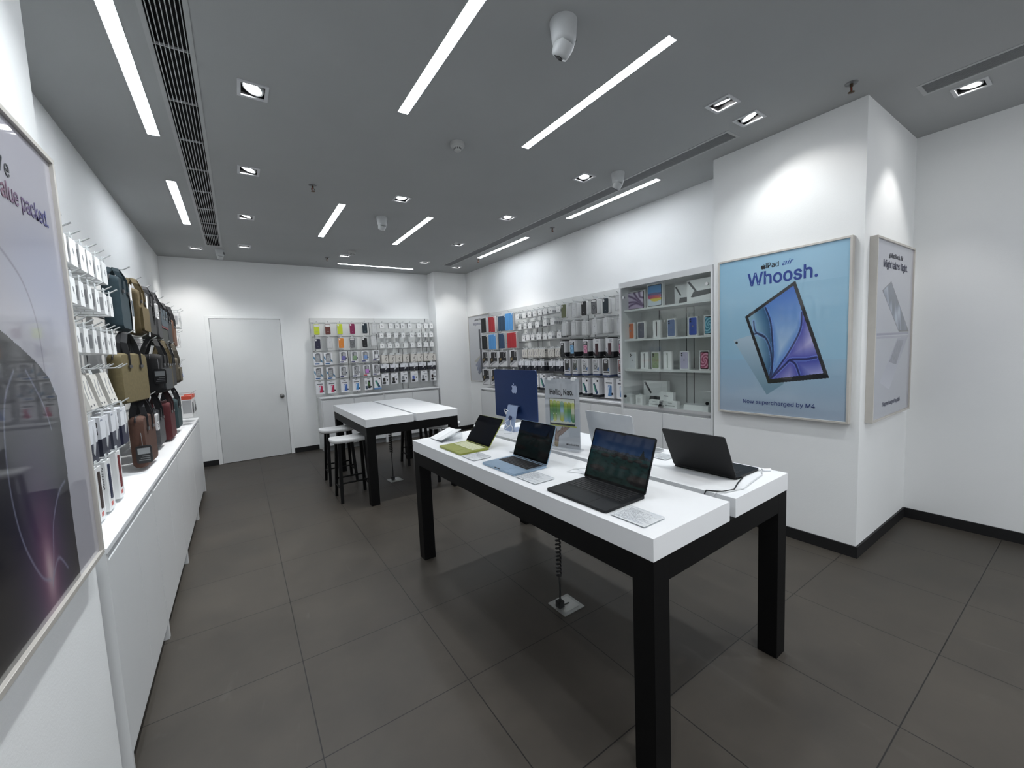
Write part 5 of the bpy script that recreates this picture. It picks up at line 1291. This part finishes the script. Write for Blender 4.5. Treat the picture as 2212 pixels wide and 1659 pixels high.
for i, y in enumerate((5.35, 5.62)):
    t = spawn('small', '', .15, .22, .08, LF.w(y, .36, 1.17), LF.rz, 'headphone_box', ('white headphone box with orange top, ' + ('nearer one' if i == 0 else 'farther one') + ' on the left wall'), 'headphone box', 'headphone boxes at the far left end')
    m = MB(); m.box(-.0752, -.0004, -.035, .0752, .0804, .0004, C('c8503a', .4)); m.build('orange_lid', t)
    m = MB(); ring(m, 0, -.115, .05, .012, C('26262a', .4), -.002, 20); 
    for s_ in (-1, 1): m.rr(s_ * .045 - .018, -.185, s_ * .045 + .018, -.115, .015, -.003, -.0004, 'y', C('26262a', .4), 4)
    m.build('printed_headphones', t); hook(LF, y, 1.19, .38, 'white hook carrying the ' + t['label'], 'hooks of the headphone boxes')

# ================================================================== glass display cabinet
G0, G1, GD = -2.946, -1.927, .352       # along the wall (a), depth from the wall
t = empty('glass_cabinet', RT.w(G0, 0, 0), RT.rz, label='tall white glass fronted display cabinet beside the pillar', cat='display cabinet')
w = G1 - G0; e = .0015
m = MB(); m.box(e, -GD, 0, .022, -e, 2.142, CAB); m.box(w - .022, -GD, 0, w - e, -e, 2.142, CAB)
m.box(.022, -GD, 2.088, w - .022, -e, 2.142, CAB); m.box(.022, -.03, .86, w - .022, -e, 2.088, PANEL)
m.box(.022, -GD + .02, .853, w - .022, -.03, .873, CAB); m.box(.022, -GD + .035, .09, w - .022, -e, .853, CAB); m.box(.022, -GD + .006, .853, w - .022, -GD + .02, .881, STEELW)
m.build('carcass', t)
MB().box(.022, -GD + .06, 0, w - .022, -GD + .08, .09, C('8f9192', .5)).build('plinth', t)
for i in range(2): MB().box(.022 + i * (w - .044) / 2 + .002, -GD, .088, .022 + (i + 1) * (w - .044) / 2 - .002, -GD + .018, .826, CAB).build('door', t, bevel=.0012)
q = MB()
for s_ in (.25, .56, .64): q.box(s_, -.0325, .90, s_ + .007, -.030, 2.05, SLOTD)
q.build('upright', t)
SH = [1.862, 1.556, 1.243]
for z in SH: MB().box(.024, -GD + .045, z - .018, w - .024, -.031, z, C('d3d5d5', .3)).build('shelf', t)
for i, (a, b) in enumerate(((.026, w * .485), (w * .49, w - .026))):
    gl = MB(); gl.box(a, -GD + .010, .884, b, -GD + .015, 2.086, GLASS); g_ = gl.build('glass_door', t)
    kx = a + .03 if i == 0 else b - .03
    for z in (1.99, .96): MB().cyl((kx, -GD - .004, z), (kx, -GD + .010, z), .014, .014, C('d0d2d3' if z > 1 else '2a2c2e', .25, .8), 16).build('hinge', g_)
lk = MB(); lk.box(w * .455, -GD - .006, .885, w * .51, -GD + .009, .905, CHROME); lk.cyl((w * .48, -GD - .012, .905), (w * .48, -GD + .0, .905), .012, .012, C('3a3c3e', .3, .8), 14); lk.box(w * .47, -GD - .003, .905, w * .49, -GD + .009, .94, C('77797c', .3, .6)); lk.build('lock', t)
def gx(y): return RT.w(-y, .216, 0)
def boxthing(name, y, z, w_, h_, d_, label, cat, group, dep=.225, yaw=0, front=None, rx=0, body=WB):
    r_ = empty(name, RT.w(-y, dep, z), RT.rz + yaw, label=label, cat=cat, group=group)
    m = MB(); m.box(-w_ / 2, 0, 0, w_ / 2, d_, h_, body); m.build('box', r_, bevel=.0008)
    if front: front(r_, w_, h_)
    return r_
def phone_back(col, cams):
    def f(r_, w_, h_):
        m = MB(); m.rr(-w_ * .40, h_ * .06, w_ * .40, h_ * .95, .011, -.003, 0, 'y', C(col, .35, .2), 4)
        if cams == 3:
            m.rr(-w_ * .37, h_ * .72, w_ * .37, h_ * .93, .01, -.004, -.003, 'y', C(col, .3, .3), 4)
            for a, b in ((-.26, .88), (-.26, .77), (-.10, .825)): m.cyl((w_ * a, -.0055, h_ * b), (w_ * a, -.004, h_ * b), .0075, .0075, BLACK, 12)
        else:
            m.rr(-w_ * .36, h_ * .70, -w_ * .12, h_ * .92, .01, -.004, -.003, 'y', C(col, .3, .3), 4)
            for b in (.87, .765): m.cyl((-w_ * .24, -.0055, h_ * b), (-w_ * .24, -.004, h_ * b), .0075, .0075, BLACK, 12)
        add_apple(m, .0, h_ * .52, .016, -.0036, -.003, 'y', C('8b8d92', .3, .6))
        m.build('printed_phone', r_)
    return f
def phone_side(col):
    def f(r_, w_, h_):
        m = MB(); m.rr(-.004, h_ * .08, .003, h_ * .93, .003, -.0025, 0, 'y', C(col, .3, .3), 3); m.rr(-.007, h_ * .80, -.003, h_ * .90, .002, -.0025, 0, 'y', C(col, .3, .3), 2); m.build('printed_phone', r_)
    return f
def phone_art(c0, c1):
    def f(r_, w_, h_):
        m = MB(); m.rr(-w_ * .42, h_ * .05, w_ * .42, h_ * .95, .011, -.0015, 0, 'y', C('0c0d10', .2), 4); m.build('printed_phone', r_)
        def fn(u, v):
            d = math.hypot(u - .5, (v - .5) * 1.8); s_ = .5 + .5 * math.sin(d * 18 + 3 * math.atan2(v - .5, u - .5)); return mixc(hx(c0), hx(c1), s_)
        painted('printed_screen', w_ * .74, h_ * .82, 20, 36, fn, INK, r_, (0, -.0018, h_ * .09))
    return f
GS = 'phone boxes on the glass cabinet shelves'
for y, col, kd, lb in ((2.906, 'd0692c', 'b3', 'white phone box with orange phone'), (2.772, '3b4258', 'b3', 'white phone box with dark blue phone'), (2.583, '2c2d30', 's', 'white phone box showing a dark phone edge'),
                       (2.417, '6f7fa4', 'b2', 'white phone box with grey blue phone'), (2.192, '3a52a4', 'b2', 'white phone box with bright blue phone'), (2.04, '', 'a', 'white phone box with teal petal screen')):
    f = phone_back(col, 3) if kd == 'b3' else phone_back(col, 2) if kd == 'b2' else phone_side(col) if kd == 's' else phone_art('8fc4d4', '2c6f86')
    boxthing('phone_box', y, 1.556, .092 if kd != 's' else .088, .176, .028, lb + ', upper phone shelf', 'phone box', GS, front=f)
for y, col, kd, lb in ((2.889, 'd4d6da', 'b3', 'white phone box with silver phone'), (2.737, '77797c', 's', 'white phone box showing a grey phone edge'), (2.602, '8c9a78', 'b2', 'white phone box with sage green phone'),
                       (2.464, '6b7d70', 's', 'white phone box showing a green grey phone edge'), (2.282, 'b9b4cc', 'b2', 'white phone box with lilac phone'), (2.082, '', 'a', 'white phone box with pink patterned screen')):
    f = phone_back(col, 3) if kd == 'b3' else phone_back(col, 2) if kd == 'b2' else phone_side(col) if kd == 's' else phone_art('d89ab0', '8c3a54')
    boxthing('phone_box', y, 1.243, .094, .176, .028, lb + ', lower phone shelf', 'phone box', GS, front=f)
def tabfront(fn):
    def f(r_, w_, h_):
        m = MB(); m.rr(-w_ * .45, h_ * .04, w_ * .45, h_ * .96, .01, -.0015, 0, 'y', C('14151b', .2), 4); m.build('printed_tablet', r_)
        painted('printed_screen', w_ * .84, h_ * .87, 50, 40, fn, INK, r_, (0, -.0018, h_ * .065))
    return f
def purp(u, v):
    d = min(curve_d(u, v, q)[0] for q in ([(0, .9), (.5, .6), (1, .1)], [(0, .4), (.5, .4), (.95, .12)], [(.75, 1), (.8, .7), (1, .6)], [(.05, .1), (.3, .25), (.6, .3), (.95, .12)], [(.45, 1), (.6, .7), (.97, .15)]))
    return mixc(hx('4a2f5c'), mixc(hx('b9a4c4'), hx('d8cfe0'), v), min(1, d * 11))
def circ(u, v):
    c = mixc(hx('c9d4dc'), hx('2a6fae'), (v - .3) * 2.2)
    if v > .6: c = hx('2f78b4')
    a = math.hypot((u - .5) / .55, (v - .72) / .30); b = math.hypot((u - .45) / .55, (v - .48) / .17); d = math.hypot((u - .6) / .42, (v - .32) / .12)
    if a < 1: c = hx('2b3f78') if v < .62 else hx('3a82bc')
    if b < 1: c = hx('a83464') if v < .52 else hx('402a6a')
    if d < 1: c = hx('d9c23c') if v < .36 else hx('c4502c')
    return c
boxthing('tablet_box', 2.84, SH[0], .258, .19, .04, 'white tablet box with purple petal screen on the top shelf', 'tablet box', None, front=tabfront(purp), dep=.23)
boxthing('tablet_box', 2.583, SH[0], .182, .226, .04, 'upright tablet box with blue and red circles on the top shelf', 'tablet box', None, front=tabfront(circ), dep=.25)
def kbfront(k_):
    def f(r_, w_, h_):
        m = MB(); K = C('2c2e32', .4)
        m.prism([(-w_ * .48, h_ * .92), (-w_ * .40, h_ * .94), (-w_ * .14, h_ * .48), (-w_ * .20, h_ * .44)], -.0012, 0, 'y', K)
        m.prism([(-w_ * .36, h_ * .22), (-w_ * .26, h_ * .46), (w_ * .5, h_ * .50), (w_ * .5, h_ * .30), (-w_ * .3, h_ * .20)], -.0012, 0, 'y', K) if k_ else m.prism([(-w_ * .28, h_ * .08), (-w_ * .22, h_ * .34), (w_ * .5, h_ * .34), (w_ * .5, h_ * .14), (-w_ * .2, h_ * .06)], -.0012, 0, 'y', K)
        m.build('printed_keyboard', r_)
    return f
boxthing('tablet_keyboard_box', 2.315, SH[0], .20, .185, .045, 'white keyboard box with open black keyboard picture, set back on top shelf', 'keyboard box', None, front=kbfront(0), dep=.17)
boxthing('tablet_keyboard_box', 2.085, SH[0], .27, .195, .05, 'glossy white keyboard box nearest the pillar on the top shelf', 'keyboard box', None, front=kbfront(1), dep=.27)
ZB = .8735
def hangbox(y, lb): 
    r_ = boxthing('charger_box', y, ZB, .085, .098, .06, lb, 'charger box', 'cube boxes in the cabinet base', dep=.285)
    m = MB(); m.rr(-.018, .098, .018, .112, .006, .028, .032, 'y', CLR, 3); m.build('hang_loop', r_); m = MB(); m.rr(-.022, .02, .018, .07, .01, -.0008, 0, 'y', C('d0d0d0'), 4); m.build('printed_charger', r_)
hangbox(2.905, 'small white cube box at the left end of the cabinet base'); hangbox(2.765, 'small white cube box second from left in the cabinet base')
def pen(r_, w_, h_):
    m = MB(); m.rr(-w_ * .35, h_ * .28, w_ * .35, h_ * .40, .003, -.0012, 0, 'y', C('9a9c9f', .3, .4), 3); m.box(-w_ * .15, -.0008, h_ * .7, w_ * .15, 0, h_ * .76, C('55575a')); m.build('printed_cable', r_)
boxthing('cable_box', 2.575, ZB, .125, .065, .05, 'flat white cable box left of the cabinet lock', 'cable box', None, front=pen, dep=.29)
boxthing('cable_box', 2.393, ZB, .150, .068, .05, 'flat white cable box right of the cabinet lock', 'cable box', None, front=pen, dep=.295)
boxthing('cable_box', 2.475, ZB, .150, .145, .045, 'tall white cable box behind the two flat ones', 'cable box', None, front=pen, dep=.235)
boxthing('tablet_keyboard_box', 2.667, ZB, .285, .245, .05, 'large white keyboard box leaning at the back of the cabinet base', 'keyboard box', None, front=kbfront(0), dep=.15)
r_ = boxthing('flat_keyboard_box', 2.13, ZB, .24, .05, .12, 'long low white keyboard box at the right end of the cabinet base', 'keyboard box', None, dep=.29)
m = MB(); m.add([(-.10, .01, .0505), (.10, .01, .0505), (.10, .10, .0505), (-.10, .10, .0505), (-.10, .01, .0512), (.10, .01, .0512), (.10, .10, .0512), (-.10, .10, .0512)], [(0, 3, 2, 1), (4, 5, 6, 7), (0, 1, 5, 4), (1, 2, 6, 5), (2, 3, 7, 6), (3, 0, 4, 7)], C('b4b6b9')); m.build('printed_keyboard', r_)
